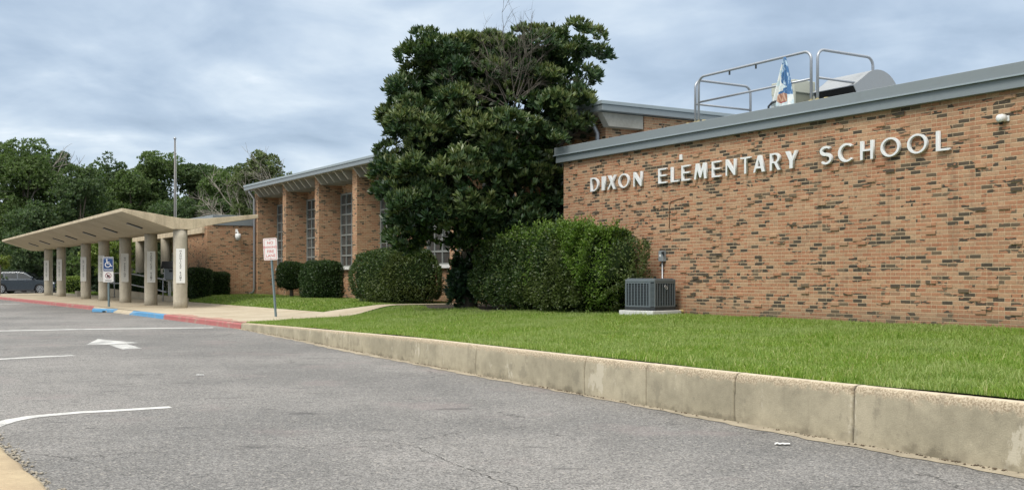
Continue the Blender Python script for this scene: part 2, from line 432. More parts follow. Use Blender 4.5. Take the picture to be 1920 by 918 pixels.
LIME = leaf_mat('light_garden_leaves', [(0, (.09, .14, .025)), (.5, (.15, .20, .04)), (1, (.22, .27, .07))], .5, .3)
CORE = paint('hedge_shade_core', (.012, .022, .007), .95, 0, .2, 6, (.02, .02, .01), .1, .1)  # near-black green, shade inside the hedges put into the colour
BARK = concrete('bark', (.10, .085, .065), (.15, .125, .095), 3, .3, .7)
BARK_P = concrete('pale_bark', (.30, .275, .235), (.22, .195, .165), 3, .3, .5)
BARK_DEAD = concrete('dead_wood', (.14, .12, .10), (.10, .088, .075), 3, .3, .5)

# ------------------------------------------------------------------ terrain
sT = np.linspace(-10, 90, 2001)
def smooth_tab(sp, vp, wdt):
    v = np.interp(sT, sp, vp); k = np.exp(-np.linspace(-2, 2, wdt) ** 2); k /= k.sum()
    pad = np.pad(v, wdt // 2, mode='edge'); return np.convolve(pad, k, 'valid')[:len(sT)]
DK = smooth_tab([-10, 0, 4.43, 10, 15, 21.5, 27.35, 36.3, 46.4, 61.8, 71.5, 90], [6.5, 6.7, 6.82, 7.1, 7.45, 8.0, 8.48, 8.35, 8.2, 7.6, 7.2, 6.2], 121)
ZK = smooth_tab([-10, 0, 4.43, 6, 10, 15, 21.5, 27.35, 28.2, 90], [.55, .53, .505, .485, .45, .41, .29, .175, .15, .15], 61)
Dk = lambda s: np.interp(s, sT, DK); Zk = lambda s: np.interp(s, sT, ZK)
def sst(x, a, b):
    t = np.clip((x - a) / (b - a), 0, 1); return t * t * (3 - 2 * t)
def hgt(s, D):
    s = np.asarray(s, float); D = np.asarray(D, float)
    zk = Zk(s); zw = np.interp(s, [0, 24, 30, 60, 80, 90], [.57, .56, .5, .5, .3, .1])
    t1 = np.clip((D - Dk(s)) / (14.6 - Dk(s)), 0, 1)
    hA = zk + (zw - zk) * (t1 * .55 + .45 * t1 * t1 * (3 - 2 * t1))
    hB = .15 + .012 * np.clip(D - 8.5, 0, 3) + (zw - .18) * sst(D, 11.6, 14.0)
    k = sst(s, 24.5, 29.5)
    return hA * (1 - k) + hB * k + .012 * np.sin(s * 1.3 + D * .7) * np.sin(D * 1.9 - s * .4) * (1 - k)
def grid_frame(name, S, DD, zoff, mats, kind='structure', label=None):
    """S, DD: (m,n) arrays"""
    m, n = S.shape; Z = hgt(S, DD) + zoff
    X = AX * S + NX * DD; Y = AY * S + NY * DD
    V = np.stack([X, Y, Z], -1).reshape(-1, 3)
    i = np.arange(m - 1)[:, None] * n + np.arange(n - 1)[None, :]
    Fq = np.stack([i, i + 1, i + n + 1, i + n], -1).reshape(-1, 4)
    o = np_mesh(name, V, Fq, mats, smooth=True); tag(o, label, None, None, kind)
    return o

# far ground and road
mb = MB(); mb.add([(-900, -300, -.03), (900, -300, -.03), (900, 1500, -.03), (-900, 1500, -.03)], [(0, 1, 2, 3)])
tag(mb.build('ground', GROUNDM), 'grassy ground reaching out under the trees', kind='structure')
# road: one sheet from the left edge to the kerb, and the lot beyond the canopy
ss = np.linspace(-10, 84, 189); V = []; Fq = []
for i, s_ in enumerate(ss):
    for D_ in (-45.0, -20.0, -5.0, float(Dk(s_)) + .06):
        p = Wp(s_, D_); V.append((p.x, p.y, 0.0))
for i in range(len(ss) - 1):
    for j in range(3): Fq.append((i * 4 + j, i * 4 + j + 1, i * 4 + 5 + j, i * 4 + 4 + j))
tag(np_mesh('road', np.array(V), np.array(Fq), ASPHALT), 'worn grey asphalt drive', kind='structure')
mb = MB(); P4 = [Wp(84, -45), Wp(84, 40), Wp(118, 40), Wp(118, -45)]
mb.add([(p.x, p.y, -.002) for p in P4], [(0, 3, 2, 1)])
tag(mb.build('car_park', ASPHALT), 'asphalt car park beyond the canopy', kind='structure')

# lawn soil
sA = np.linspace(-10, 84, 377); tt = np.linspace(0, 1, 41)
S = np.repeat(sA[:, None], 41, 1); Dn = Dk(sA)[:, None] + .15; DD = Dn + (18.5 - Dn) * tt[None, :]
lawn = grid_frame('lawn', S, DD, -.012, SOIL, 'structure', 'mown lawn sloping up to the school')
# walkway along the kerb
def s_near(D): return np.interp(D, [8, 8.6, 10, 11.3, 12.6, 13.6, 18], [27.0, 27.5, 28.3, 28.75, 29.1, 29.5, 29.6])
dd = np.linspace(0, 1, 33)
sW = np.linspace(0, 1, 240)
Dlow = None
S = np.zeros((240, 33)); DD = np.zeros((240, 33))
for j in range(33):
    # start from a guess of D to find the near edge
    s0 = s_near(Dk(28) + .15 + (12.35 - Dk(28) - .15) * dd[j]); S[:, j] = s0 + (84 - s0) * sW
    DD[:, j] = Dk(S[:, j]) + .13 + (12.35 - Dk(S[:, j]) - .13) * dd[j]
grid_frame('walkway', S, DD, .004, WALK, 'structure', 'tan concrete walkway under the canopy')
DD = np.repeat(np.linspace(12.35, 17.4, 24)[:, None], 8, 1); S = np.zeros_like(DD)
for j in range(8): S[:, j] = s_near(DD[:, 0]) + (30.5 + 1.1 * sst(-DD[:, 0], -13.6, -12.35) - s_near(DD[:, 0])) * j / 7
grid_frame('path', S, DD, .004, WALK, 'structure', 'concrete path to the hall door')
# dark mulch bed along the hall
MULCH = concrete('mulch', (.045, .035, .024), (.07, .055, .038), 4, .5, .8)
S = np.repeat(np.linspace(22.4, 28.5, 40)[:, None], 14, 1)
DD = np.repeat(np.linspace(0, 1, 14)[None, :], 40, 0) * 4.6 + 13.2 + .25 * np.sin(S * 2.1)
grid_frame('mulch_bed', S, DD, .006, MULCH, 'structure', 'dark leaf litter under the magnolia')

# ------------------------------------------------------------------ retaining kerb wall
def kerb_mat():
    h = newmat('kerb_wall_concrete')
    x, y, z = h.xyz(h.ob)
    at = h.n('ShaderNodeAttribute', {'attribute_name': 'along'}).outputs['Fac']
    hz = h.n('ShaderNodeAttribute', {'attribute_name': 'up'}).outputs['Fac']
    uv = h.comb(at, z, 0)
    a = h.noise(uv, 1.1, 6, .6); b = h.noise(uv, 9, 6, .65); c_ = h.noise(uv, 90, 4, .6)
    c = h.mix(h.smooth(a, .36, .62), (.43, .38, .275), (.32, .285, .205))
    k = h.m('ADD', h.m('MULTIPLY', b, .55), .72); c = h.mix(1.0, c, h.comb(k, k, k), 'MULTIPLY')
    k = h.m('ADD', h.m('MULTIPLY', c_, .5), .75); c = h.mix(1.0, c, h.comb(k, k, k), 'MULTIPLY')
    # pale repairs
    rep = h.smooth(h.noise(h.scale(uv, 1.0, .5, 1), 1.9, 6, .68), .59, .62, 0, .8)
    c = h.mix(rep, c, (.54, .49, .38))
    c = h.mix(h.smooth(h.noise(uv, 3.1, 6, .7), .55, .63, 0, .55), c, (.235, .21, .155))
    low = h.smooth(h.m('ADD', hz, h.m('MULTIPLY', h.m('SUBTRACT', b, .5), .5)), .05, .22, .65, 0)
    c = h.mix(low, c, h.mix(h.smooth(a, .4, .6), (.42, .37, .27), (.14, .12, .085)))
    # worn, exposed aggregate along the top
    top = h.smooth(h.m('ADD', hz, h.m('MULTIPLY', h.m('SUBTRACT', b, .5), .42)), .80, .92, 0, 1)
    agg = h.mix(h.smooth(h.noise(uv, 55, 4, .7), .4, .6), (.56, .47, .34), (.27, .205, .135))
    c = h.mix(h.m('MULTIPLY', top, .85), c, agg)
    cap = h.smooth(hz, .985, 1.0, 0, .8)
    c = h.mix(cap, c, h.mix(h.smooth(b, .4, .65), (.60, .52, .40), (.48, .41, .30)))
    st = h.noise(h.scale(uv, 7, .6, 1), 1.0, 5, .6)
    c = h.mix(h.smooth(st, .54, .75, 0, .4), c, (.17, .15, .11))
    c = h.mix(h.m('MULTIPLY', h.n('ShaderNodeAttribute', {'attribute_name': 'crack'}).outputs['Fac'], .9), c, (.035, .028, .02))
    hh = h.m('ADD', h.m('MULTIPLY', c_, .5), h.m('MULTIPLY', b, .8))
    return finish(h, c, .92, 0, hh, .55, .008, .25)
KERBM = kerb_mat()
def vnoise(p, seed=0):
    """cheap smooth noise in -1..1 for arrays (n,3)"""
    p = np.asarray(p, float); o = np.zeros(len(p)); r = np.random.default_rng(seed)
    for k in range(7):
        d = r.normal(size=3); d /= np.linalg.norm(d); f = 1.0 * 1.5 ** (k * .8); ph = r.uniform(0, 6.28)
        d2 = r.normal(size=3); d2 /= np.linalg.norm(d2)
        o += np.sin(p @ d * f * 2.2 + ph + 1.3 * np.sin(p @ d2 * f * 1.7 + ph * 2)) / (1.25 ** k)
    return o / 3.2
joints = sorted([s_of(x, 6.95 if x > 1200 else 7.3) for x in ()])
JS = []
for (jx, jy) in ((1587, 833), (1360, 793), (1098, 740), (1203, 762), (893, 702), (785, 682), (680, 661), (628, 652), (573, 641), (520, 631)):
    p = GP(jx, jy); JS.append((AX * p.x + AY * p.y, .016 if jx == 1587 else (.010 if jx in (1360, 1098) else .006)))
ks = np.concatenate([np.arange(-10, 3, .05), np.arange(3, 14, .009), np.arange(14, 27.40, .02)]); prof = [(0.00, 0.0), (0.0, .2), (.0, .4), (.001, .55), (.002, .68), (.003, .76), (.004, .83), (.006, .88), (.01, .92), (.015, .955), (.024, .985), (.04, .996), (.075, 1.0), (.115, 1.0), (.15, .99), (.16, .8)]
npf = len(prof); n = len(ks)
pd = np.array([p[0] for p in prof]); pu = np.array([p[1] for p in prof])
Sg = np.repeat(ks[:, None], npf, 1); U = np.repeat(pu[None, :], n, 0); Dg = Dk(ks)[:, None] + pd[None, :]; Zg = Zk(ks)[:, None] * U - .01
pts = np.stack([Sg.ravel() * 9, U.ravel() * 4, np.zeros(Sg.size)], 1)
chip = np.clip(vnoise(pts, 3) * .6 + vnoise(pts * 3.1, 4) * .5 - .18, 0, 1).reshape(n, npf)
wtop = np.clip(1 - np.abs(U - .93) / .13, 0, 1)
Dg += chip * wtop * .028 + .003 * vnoise(pts * .35, 5).reshape(n, npf)
CR = np.zeros_like(Sg)
for (js, jw) in JS:
    wob = .004 * np.sin(U * 7 + js * 7) + .003 * np.sin(U * 19 + js) + .002 * np.sin(U * 47 + js)
    dj = np.abs(Sg + wob - js); Dg += np.clip(1 - dj / (jw * (.6 + 1.2 * U ** 4) + .008), 0, 1) * .035; CR = np.maximum(CR, np.clip(1.25 - dj / (jw * .35 * (.7 + 1.3 * U ** 5) + .006), 0, 1) * (.55 if jw < .009 else 1.0))
V = np.stack([AX * Sg + NX * Dg, AY * Sg + NY * Dg, Zg], -1).reshape(-1, 3)
i = np.arange(n - 1)[:, None] * npf + np.arange(npf - 1)[None, :]
Fq = np.stack([i, i + 1, i + npf + 1, i + npf], -1).reshape(-1, 4)
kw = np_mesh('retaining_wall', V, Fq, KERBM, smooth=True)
for nm, arr in (('along', Sg.ravel()), ('up', U.ravel()), ('crack', CR.ravel())):
    at = kw.data.attributes.new(nm, 'FLOAT', 'POINT'); at.data.foreach_set('value', arr.astype(np.float32))
tag(kw, 'long low concrete retaining kerb with chipped top edge holding up the lawn', 'kerb wall')
# gutter strip at its foot
GUT = concrete('gutter_concrete', (.40, .345, .255), (.29, .25, .185), 2, .3, .4)
gs = np.arange(-10, 27.9, .06); gw = .13 + .06 * np.clip(np.sin(gs * .37 + 1) + .6 * np.sin(gs * 1.1), -1, 1) + .02 * np.sin(gs * 7.3) + .012 * np.sin(gs * 19.1)
V = []; Fq = []
for a, ww in zip(gs, gw):
    for D_, z_ in ((Dk(a) + .01, .012), (Dk(a) - ww, .0045)):
        p = Wp(a, float(D_)); V.append((p.x, p.y, z_))
for i in range(len(gs) - 1): Fq.append((2 * i, 2 * i + 1, 2 * i + 3, 2 * i + 2))
tag(np_mesh('gutter', np.array(V), np.array(Fq), GUT), 'thin tan concrete gutter', kind='structure')

# painted kerbs
def kerb_paint(name, col, worn):
    h = newmat(name)
    a = h.noise(h.ob, 2.2, 6, .65); b = h.noise(h.ob, 26, 5, .65)
    c = h.mix(h.smooth(b, .35, .65), col, tuple(x * .8 for x in col))
    c = h.mix(h.smooth(h.m('ADD', h.m('MULTIPLY', a, .7), h.m('MULTIPLY', b, .3)), .52, .60, 0, worn), c, (.33, .28, .21))
    return finish(h, c, .75, 0, b, .4, .006)
REDK = kerb_paint('faded_red_kerb_paint', (.42, .135, .125), .6)
BLUEK = kerb_paint('blue_kerb_paint', (.10, .30, .52), .4)
def sweep_kerb(s0, s1, mat, zh=.15, wd=.16, drop=None):
    n = max(2, int((s1 - s0) / .25)); ks = np.linspace(s0, s1, n)
    pf = [(-.012, 0), (0, .06), (.004, .115), (.02, .142), (.045, .15), (wd, .153), (wd, 0)]
    mb = MB(); fs = []; vs = []
    for k_ in ks:
        d0 = float(Dk(k_)); hh = zh / .15 if drop is None else float(np.interp(k_, drop[0], drop[1]))
        for (d, z) in pf: vs.append((-k_, d0 + d, z * (hh if d < .06 else 1.0) - .002))
    m = len(pf)
    for i in range(n - 1):
        for j in range(m - 1): fs.append((i * m + j, i * m + j + 1, (i + 1) * m + j + 1, (i + 1) * m + j))
    fs.append(tuple(range(m))); fs.append(tuple(range((n - 1) * m, n * m)))
    mb.add(vs, fs); return mb
for nm, s0, s1, mat, lab, dr in (
        ('kerb', 27.42, 35.4, REDK, 'faded red painted kerb in front of the crossing', None),
        ('kerb', 35.41, 40.2, BLUEK, 'blue painted kerb by the ramp', ([35, 38.9, 40.2], [1, 1, .35])),
        ('kerb', 40.21, 46.6, WALK, 'dropped bare concrete kerb', ([40, 45.8, 46.6], [.35, .35, 1])),
        ('kerb', 46.61, 84, REDK, 'faded red painted kerb along the canopy', None)):
    single(sweep_kerb(s0, s1, mat, drop=dr), nm, mat, s0, float(Dk(s0)), 0, lab, None, None, 'structure', smooth=False)
# pink overspray on the walkway's edge is worn paint
V = []; Fq = []; ks = np.concatenate([np.arange(27.6, 35.3, .1)])
for a in ks:
    wd = .30 + .12 * math.sin(a * 1.7) + .05 * math.sin(a * 6.1)
    for d in (.15, .15 + wd):
        D_ = float(Dk(a)) + d; p = Wp(a, D_); V.append((p.x, p.y, float(hgt(a, D_)) + .009))
for i in range(len(ks) - 1): Fq.append((2 * i, 2 * i + 1, 2 * i + 3, 2 * i + 2))
PINK = kerb_paint('worn_pink_overspray', (.46, .24, .18), .75)
tag(np_mesh('road_marking', np.array(V), np.array(Fq), PINK), 'worn pink paint on the walkway edge', kind='structure')

# wheel stop
mb = MB(); mb.prism([(-.09, 0), (.09, 0), (.075, .10), (.05, .135), (-.05, .135), (-.075, .10)], -.70, -.12, 'x'); mb.prism([(-.09, .0), (.09, .0), (.075, .10), (.05, .135), (-.05, .135), (-.075, .10)], .12, .70, 'x')
mb.prism([(-.09, .05), (.09, .05), (.075, .10), (.05, .135), (-.05, .135), (-.075, .10)], -.12, .12, 'x')
pW = GP(199, 585); ws = mb.build('wheel_stop', BLUEK, None, bevel=.012)
ws.location = (pW.x, pW.y, .004); ws.rotation_euler = (0, 0, ROT + R(30)); tag(ws, 'short blue concrete wheel stop under the wheelchair parking sign', 'wheel stop')

# ------------------------------------------------------------------ road markings
def marking(name, pxs, width, lab, mat):
    """centre line through photograph points on the road, real width in metres"""
    P = [GP(x, y) for x, y in pxs]; V = []; Fq = []
    Q = []
    for a, b in zip(P[:-1], P[1:]):
        n_ = max(1, int((b - a).length / .12))
        for k in range(n_): Q.append(a.lerp(b, k / n_))
    Q.append(P[-1])
    for i, q in enumerate(Q):
        t = (Q[min(i + 1, len(Q) - 1)] - Q[max(i - 1, 0)]).normalized(); nn = Vector((-t.y, t.x, 0))
        j1, j2 = random.uniform(-.008, .008), random.uniform(-.008, .008)
        V += [(q + nn * (width / 2 + j1))[:2] + (.004,), (q - nn * (width / 2 + j2))[:2] + (.004,)]
    for i in range(len(Q) - 1): Fq.append((2 * i, 2 * i + 1, 2 * i + 3, 2 * i + 2))
    tag(np_mesh(name, np.array(V), np.array(Fq), mat), lab, kind='structure')
def road_paint(name, worn):
    h = newmat(name); P = h.geo.outputs['Position']
    a = h.noise(P, 3, 5, .65); b = h.noise(P, 55, 4, .7)
    c = h.mix(h.smooth(a, .3, .7), (.62, .61, .58), (.50, .49, .46))
    c = h.mix(h.smooth(h.m('ADD', h.m('MULTIPLY', a, .45), h.m('MULTIPLY', b, .55)), .62 - worn, .70 - worn, 0, .85), c, (.2, .195, .19))
    return finish(h, c, .7, 0, b, .5, .004)
PNT = road_paint('road_paint', .10); PNTW = road_paint('worn_road_paint', .15)
marking('road_marking', [(-60, 812), (-25, 803), (0, 794), (25, 787), (60, 781), (150, 773), (240, 768), (320, 763)], .17, 'white bay line nearest the camera, curved at one end', PNT)
marking('road_marking', [(-80, 678), (0, 673), (70, 669), (138, 666)], .24, 'short white bay line', PNT)
marking('road_marking', [(-80, 622), (0, 620), (150, 617), (300, 615), (400, 614)], .42, 'long thin white line across the drive', PNT)
marking('road_marking', [(-40, 571), (0, 570), (40, 569)], .5, 'far white line', PNTW)
mb = MB()
c5 = lambda zx, zy: GP(zx / 2.564, 560 + zy / 2.564)
arrow = [c5(413, 221), c5(470, 193), c5(667, 211), c5(530, 219)]
mb.add([(p.x, p.y, .004) for p in arrow], [(0, 1, 2, 3)])
sh = [c5(524, 222), c5(612, 217), c5(684, 238), c5(592, 243)]
mb.add([(p.x, p.y, .004) for p in sh], [(0, 1, 2, 3)])
tag(mb.build('road_marking', PNTW), 'painted white direction arrow', kind='structure')
CRK = paint('asphalt_crack', (.055, .052, .048), .95, 0, .2, 9)
rc_ = random.Random(4)
for pts in ([(610, 835), (655, 828), (700, 824), (735, 827), (762, 833), (790, 842), (815, 852), (840, 866), (872, 878), (905, 890), (940, 903), (985, 922)],
            [(785, 824), (815, 818), (845, 812), (880, 808)], [(915, 806), (950, 803), (985, 800)], [(1020, 812), (1050, 815), (1090, 818)],
            [(880, 878), (915, 884), (945, 886)], [(690, 705), (740, 702), (800, 703)], [(1180, 800), (1230, 796), (1270, 789)]):
    Q = [GP(x, y) for x, y in pts]; R2 = []
    for a, b in zip(Q[:-1], Q[1:]):
        for k in range(8): R2.append(a.lerp(b, k / 8) + Vector((rc_.gauss(0, .015), rc_.gauss(0, .014), 0)))
    R2.append(Q[-1]); V = []; Fq = []
    for i, q in enumerate(R2):
        tt_ = (R2[min(i + 1, len(R2) - 1)] - R2[max(i - 1, 0)]).normalized(); nn = Vector((-tt_.y, tt_.x, 0)); wd = rc_.uniform(.0012, .0042)
        V += [(q.x + nn.x * wd, q.y + nn.y * wd, .0036), (q.x - nn.x * wd, q.y - nn.y * wd, .0036)]
    for i in range(len(R2) - 1): Fq.append((2 * i, 2 * i + 1, 2 * i + 3, 2 * i + 2))
    tag(np_mesh('road_crack', np.array(V), np.array(Fq), CRK), 'thin dark crack in the asphalt', kind='structure')
# scrap of paper litter and leaf
for (x, y, lab, sz, c) in ((1467, 834, 'crumpled white paper scrap on the asphalt near the kerb wall', .06, WHITE), (375, 704, 'tiny white paper scrap in the middle of the drive', .05, WHITE)):
    p = GP(x, y); mb = MB(); vs = []; n_ = 6
    for i in range(n_ + 1):
        for j in range(4):
            vs.append(((i / n_ - .5) * sz * 2.0, (j / 3 - .5) * sz * .9, .008 + .012 * abs(math.sin(i * 1.7 + j * 1.1))))
    mb.add(vs, [(i * 4 + j, i * 4 + j + 1, i * 4 + 5 + j, i * 4 + 4 + j) for i in range(n_) for j in range(3)])
    o = mb.build('paper_scrap', c); o.location = (p.x, p.y, 0.0); o.rotation_euler = (0, 0, R(-14)); tag(o, lab, 'litter')

# corner of the near kerb island
i0, i1 = GP(-60, 800), GP(76, 925); t = (i1 - i0).normalized(); nn = Vector((t.y, -t.x, 0))
if nn.x > 0: nn = -nn
ISL = concrete('island_concrete', (.47, .37, .235), (.38, .29, .185), 2, .55, .7)
mb = MB(); L = 40; prof2 = [(-.02, 0), (.0, .045), (.015, .085), (.05, .105), (.32, .12), (.34, .1), (2.5, .1)]
vs = []
for k in range(L + 1):
    q = i0.lerp(i1, -1.0 + 3.0 * k / L)
    for (d, z) in prof2:
        jit = .012 * math.sin(k * 2.3 + d * 9) if d < .1 else 0
        p = q + nn * (d + jit); vs.append((p.x, p.y, z))
m_ = len(prof2)
mb.add(vs, [(k * m_ + j, k * m_ + j + 1, (k + 1) * m_ + j + 1, (k + 1) * m_ + j) for k in range(L) for j in range(m_ - 1)])
tag(mb.build('kerb', ISL, smooth=True), 'sandy concrete edge of the near island', kind='structure')
# loose gravel along that edge
V = []; Fq = []
def pebble(c, r, V, Fq):
    b = len(V); pts = [(1, 0, 0), (-1, 0, 0), (0, 1, 0), (0, -1, 0), (0, 0, 1), (0, 0, -.5)]
    a = random.uniform(0, 6.28)
    for (x, y, z) in pts:
        f = random.uniform(.7, 1.3); x2 = x * math.cos(a) - y * math.sin(a); y2 = x * math.sin(a) + y * math.cos(a)
        V.append((c[0] + x2 * r * f, c[1] + y2 * r * f, c[2] + z * r * f * .7))
    for f in ((0, 2, 4), (2, 1, 4), (1, 3, 4), (3, 0, 4), (2, 0, 5), (1, 2, 5), (3, 1, 5), (0, 3, 5)): Fq.append(tuple(b + i for i in f))
for k in range(900):
    u = random.uniform(-.2, 1.2); q = i0.lerp(i1, u) - nn * abs(random.gauss(0, .07)); pebble((q.x, q.y, .006), random.choice([.006, .009, .013, .02]), V, Fq)
STONE = concrete('pebble_stone', (.28, .25, .2), (.4, .36, .29), 5, .3, .3)
tag(np_mesh('gravel', np.array(V), np.array(Fq), STONE), 'loose gravel along the island edge', kind='stuff')
# dirt crumbs along the foot of the kerb wall
V = []; Fq = []
for k in range(1500):
    a = random.uniform(3, 27); c = .5 + .5 * math.sin(a * 2.3) * math.sin(a * .9 + 1)
    if random.random() > c: continue
    p = Wp(a, float(Dk(a)) - abs(random.gauss(0.0, .03)) - .005); pebble((p.x, p.y, .012), random.choice([.004, .006, .009, .013]), V, Fq)
DIRT = concrete('dirt_crumbs', (.08, .06, .04), (.16, .12, .08), 5, .3, .3)
tag(np_mesh('dirt', np.array(V), np.array(Fq), DIRT), 'dark crumbs and leaves at the kerb foot', kind='stuff')

# ------------------------------------------------------------------ grass
def grass(n, smin, smax, Dmax, width, height, powr, excl):
    u = rng.random(n * 2); s = smin + (smax - smin) * u ** powr
    D0 = Dk(s) + .135; D = D0 + (Dmax - D0) * rng.random(n * 2) ** 1.05
    k = ~excl(s, D); s, D = s[k][:n], D[k][:n]; n = len(s)
    X = AX * s + NX * D; Y = AY * s + NY * D; Z = hgt(s, D) - .012
    clump = 0.75 + .3 * vnoise(np.stack([s * 2.2, D * 2.2, s * 0], 1), 11)
    h = height * (rng.random(n) * .7 + .5) * np.clip(clump, .55, 1.25)
    a = rng.random(n) * 6.283; lean = rng.random(n) * .8 + .08; la = rng.random(n) * 6.283
    wx, wy = np.cos(a) * width * .5, np.sin(a) * width * .5
    lx, ly = np.cos(la) * lean * h, np.sin(la) * lean * h
    V = np.zeros((n, 5, 3))
    V[:, 0] = np.stack([X - wx, Y - wy, Z], 1); V[:, 1] = np.stack([X + wx, Y + wy, Z], 1)
    V[:, 2] = np.stack([X + lx * .35 + wx * .8, Y + ly * .35 + wy * .8, Z + h * .62], 1)
    V[:, 3] = np.stack([X + lx * .35 - wx * .8, Y + ly * .35 - wy * .8, Z + h * .62], 1)
    V[:, 4] = np.stack([X + lx, Y + ly, Z + h * (1 - .28 * lean)], 1)
    b = np.arange(n)[:, None] * 5
    T = np.concatenate([b + np.array([[0, 1, 2]]), b + np.array([[0, 2, 3]]), b + np.array([[3, 2, 4]])], 1).reshape(-1, 3)
    return V.reshape(-1, 3), T
ex1 = lambda s, D: (s > s_near(D) - .02) | (D > 14.98) | ((s > 22.5) & (D > 13.6 + .25 * np.sin(s * 2.1)))
V1, T1 = grass(230000, 2.5, 28.9, 15.0, .0075, .085, 1.35, ex1)
V1b, T1b = grass(70000, 4.0, 28.9, 16.0, .011, .075, 1.0, ex1)
ex2 = lambda s, D: (D < 12.42) | (s < 30.9 + .9 * sst(-D, -13.6, -12.35)) | ((s > 51) & (D > 14.1)) | ((s > 48) & (s < 72) & (D < 12.6))
ex1c = lambda s, D: ex1(s, D) | (vnoise(np.stack([s * 3.1, D * 3.3, s * 0], 1), 23) < .35)
V1c, T1c = grass(9000, 3.0, 28.9, 14.9, .010, .17, 1.2, ex1c)
V2, T2 = grass(70000, 30.6, 83, 16.6, .025, .08, 1.4, ex2)
ex3 = lambda s, D: (D < 11.3)
T1b = T1b + len(V1); T1c = T1c + len(V1) + len(V1b); T2 = T2 + len(V1) + len(V1b) + len(V1c)
tag(np_mesh('grass', np.concatenate([V1, V1b, V1c, V2]), np.concatenate([T1, T1b, T1c, T2]), GRASS), 'green mown grass of the lawns', kind='stuff')

# ------------------------------------------------------------------ school: front wing with the lettering
TOPB = EYE + 2.87                                   # top of the brickwork
A = Fr('school_building', 22.17, 15.04, .5, 'flat roofed brick front wing carrying the raised white lettering', 'building', 'wings of the brick school')
zb = .5; BL, BH = .2032, .0677
mb = MB(); mb.sbox(22.17, 2.0, 15.04, 34, zb, TOPB)
occ = set()
LET_ZONE = (EYE + 1.95, EYE + 2.5)
for k in range(560):
    r = random.randint(4, 53); off = .5 if r % 2 else 0.0
    c = random.randint(1, 96)
    u0 = (c - off) * BL; z0 = zb + r * BH
    if (r, c) in occ or (r, c - 1) in occ or (r, c + 1) in occ or (r - 1, c) in occ or (r + 1, c) in occ: continue
    if u0 < .2 or u0 > 19.6 or random.random() > .5: continue
    occ.add((r, c))
    x0 = -22.17 + u0 + .0055; y = 15.04
    mb.box(x0, x0 + BL - .011, y - random.uniform(.010, .026), y + .02, z0 + .0055, z0 + BH - .0055)
A.part(mb, 'wall', BRICK)
mb = MB(); mb.sbox(22.36, 1.9, 14.93, 34.1, TOPB - .01, TOPB + .165); A.part(mb, 'fascia', FASCIA, bevel=.006)
mb = MB(); mb.sbox(22.39, 1.87, 14.90, 34.13, TOPB + .167, TOPB + .372); A.part(mb, 'roof', [FASCIA], bevel=.006)
mb = MB(); mb.sbox(22.41, 1.85, 14.875, 14.90, TOPB + .160, TOPB + .185); A.part(mb, 'drip_edge', FASCIA_L, bevel=.003)

# ---------------- hall with the brick piers
z0h = .42; ZE = EYE + 4.234; DE = 16.05; PF = 16.5; RW = 17.55
H = Fr('school_building', 51.3, PF, z0h, 'tall brick hall with deep piers and narrow gridded windows behind the magnolia', 'building', 'wings of the brick school')
piers = [51.1 - 4.07 * i for i in range(8)]
mb = MB(); mb.sbox(51.33, 22.40, RW, 34, z0h, ZE - .02); mb.sbox(22.40, 22.1, RW + .0, 33.9, z0h, ZE - .02)
hwall = H.part(mb, 'wall', BRICK_H)
for sp in piers:
    mb = MB(); mb.sbox(sp + .23, sp - .23, PF, RW + .01, z0h, ZE - .015); H.part(mb, 'pier', BRICK_H)
# roof, fascia
mb = MB(); mb.sbox(51.6, 21.92, DE, 34.5, ZE, ZE + .155); H.part(mb, 'fascia', FASCIA, bevel=.008)
mb = MB(); mb.sbox(51.63, 21.89, DE - .03, 34.5, ZE + .157, ZE + .25); H.part(mb, 'roof', FASCIA_L, bevel=.008)
# slanted concrete roof stems under the eave
mb = MB()
def stem(mb, sc, w=.11):
    pr = [(DE + .12, ZE - .012), (DE + .42, ZE - .37), (RW + .005, ZE - .37), (RW + .005, ZE - .012)]
    mb.prism(pr, -(sc + w / 2), -(sc - w / 2), 'x')
for i in range(7):
    a, b = piers[i], piers[i + 1]
    for k in range(5):
        mb = MB(); stem(mb, a - .23 - (a - b - .46) * (k + .5) / 5 + .0); H.part(mb, 'roof_stem', STEM, bevel=.006)
mb = MB(); mb.prism([(DE + .14, ZE - .012), (DE + .36, ZE - .36), (RW - .02, ZE - .36), (RW - .02, ZE - .012)], -22.36, -22.12, 'x'); H.part(mb, 'roof_stem', STEM, bevel=.008)
mb = MB(); mb.sbox(51.5, 22.2, DE + .03, RW, ZE - .011, ZE - .002); H.part(mb, 'soffit', STEM)
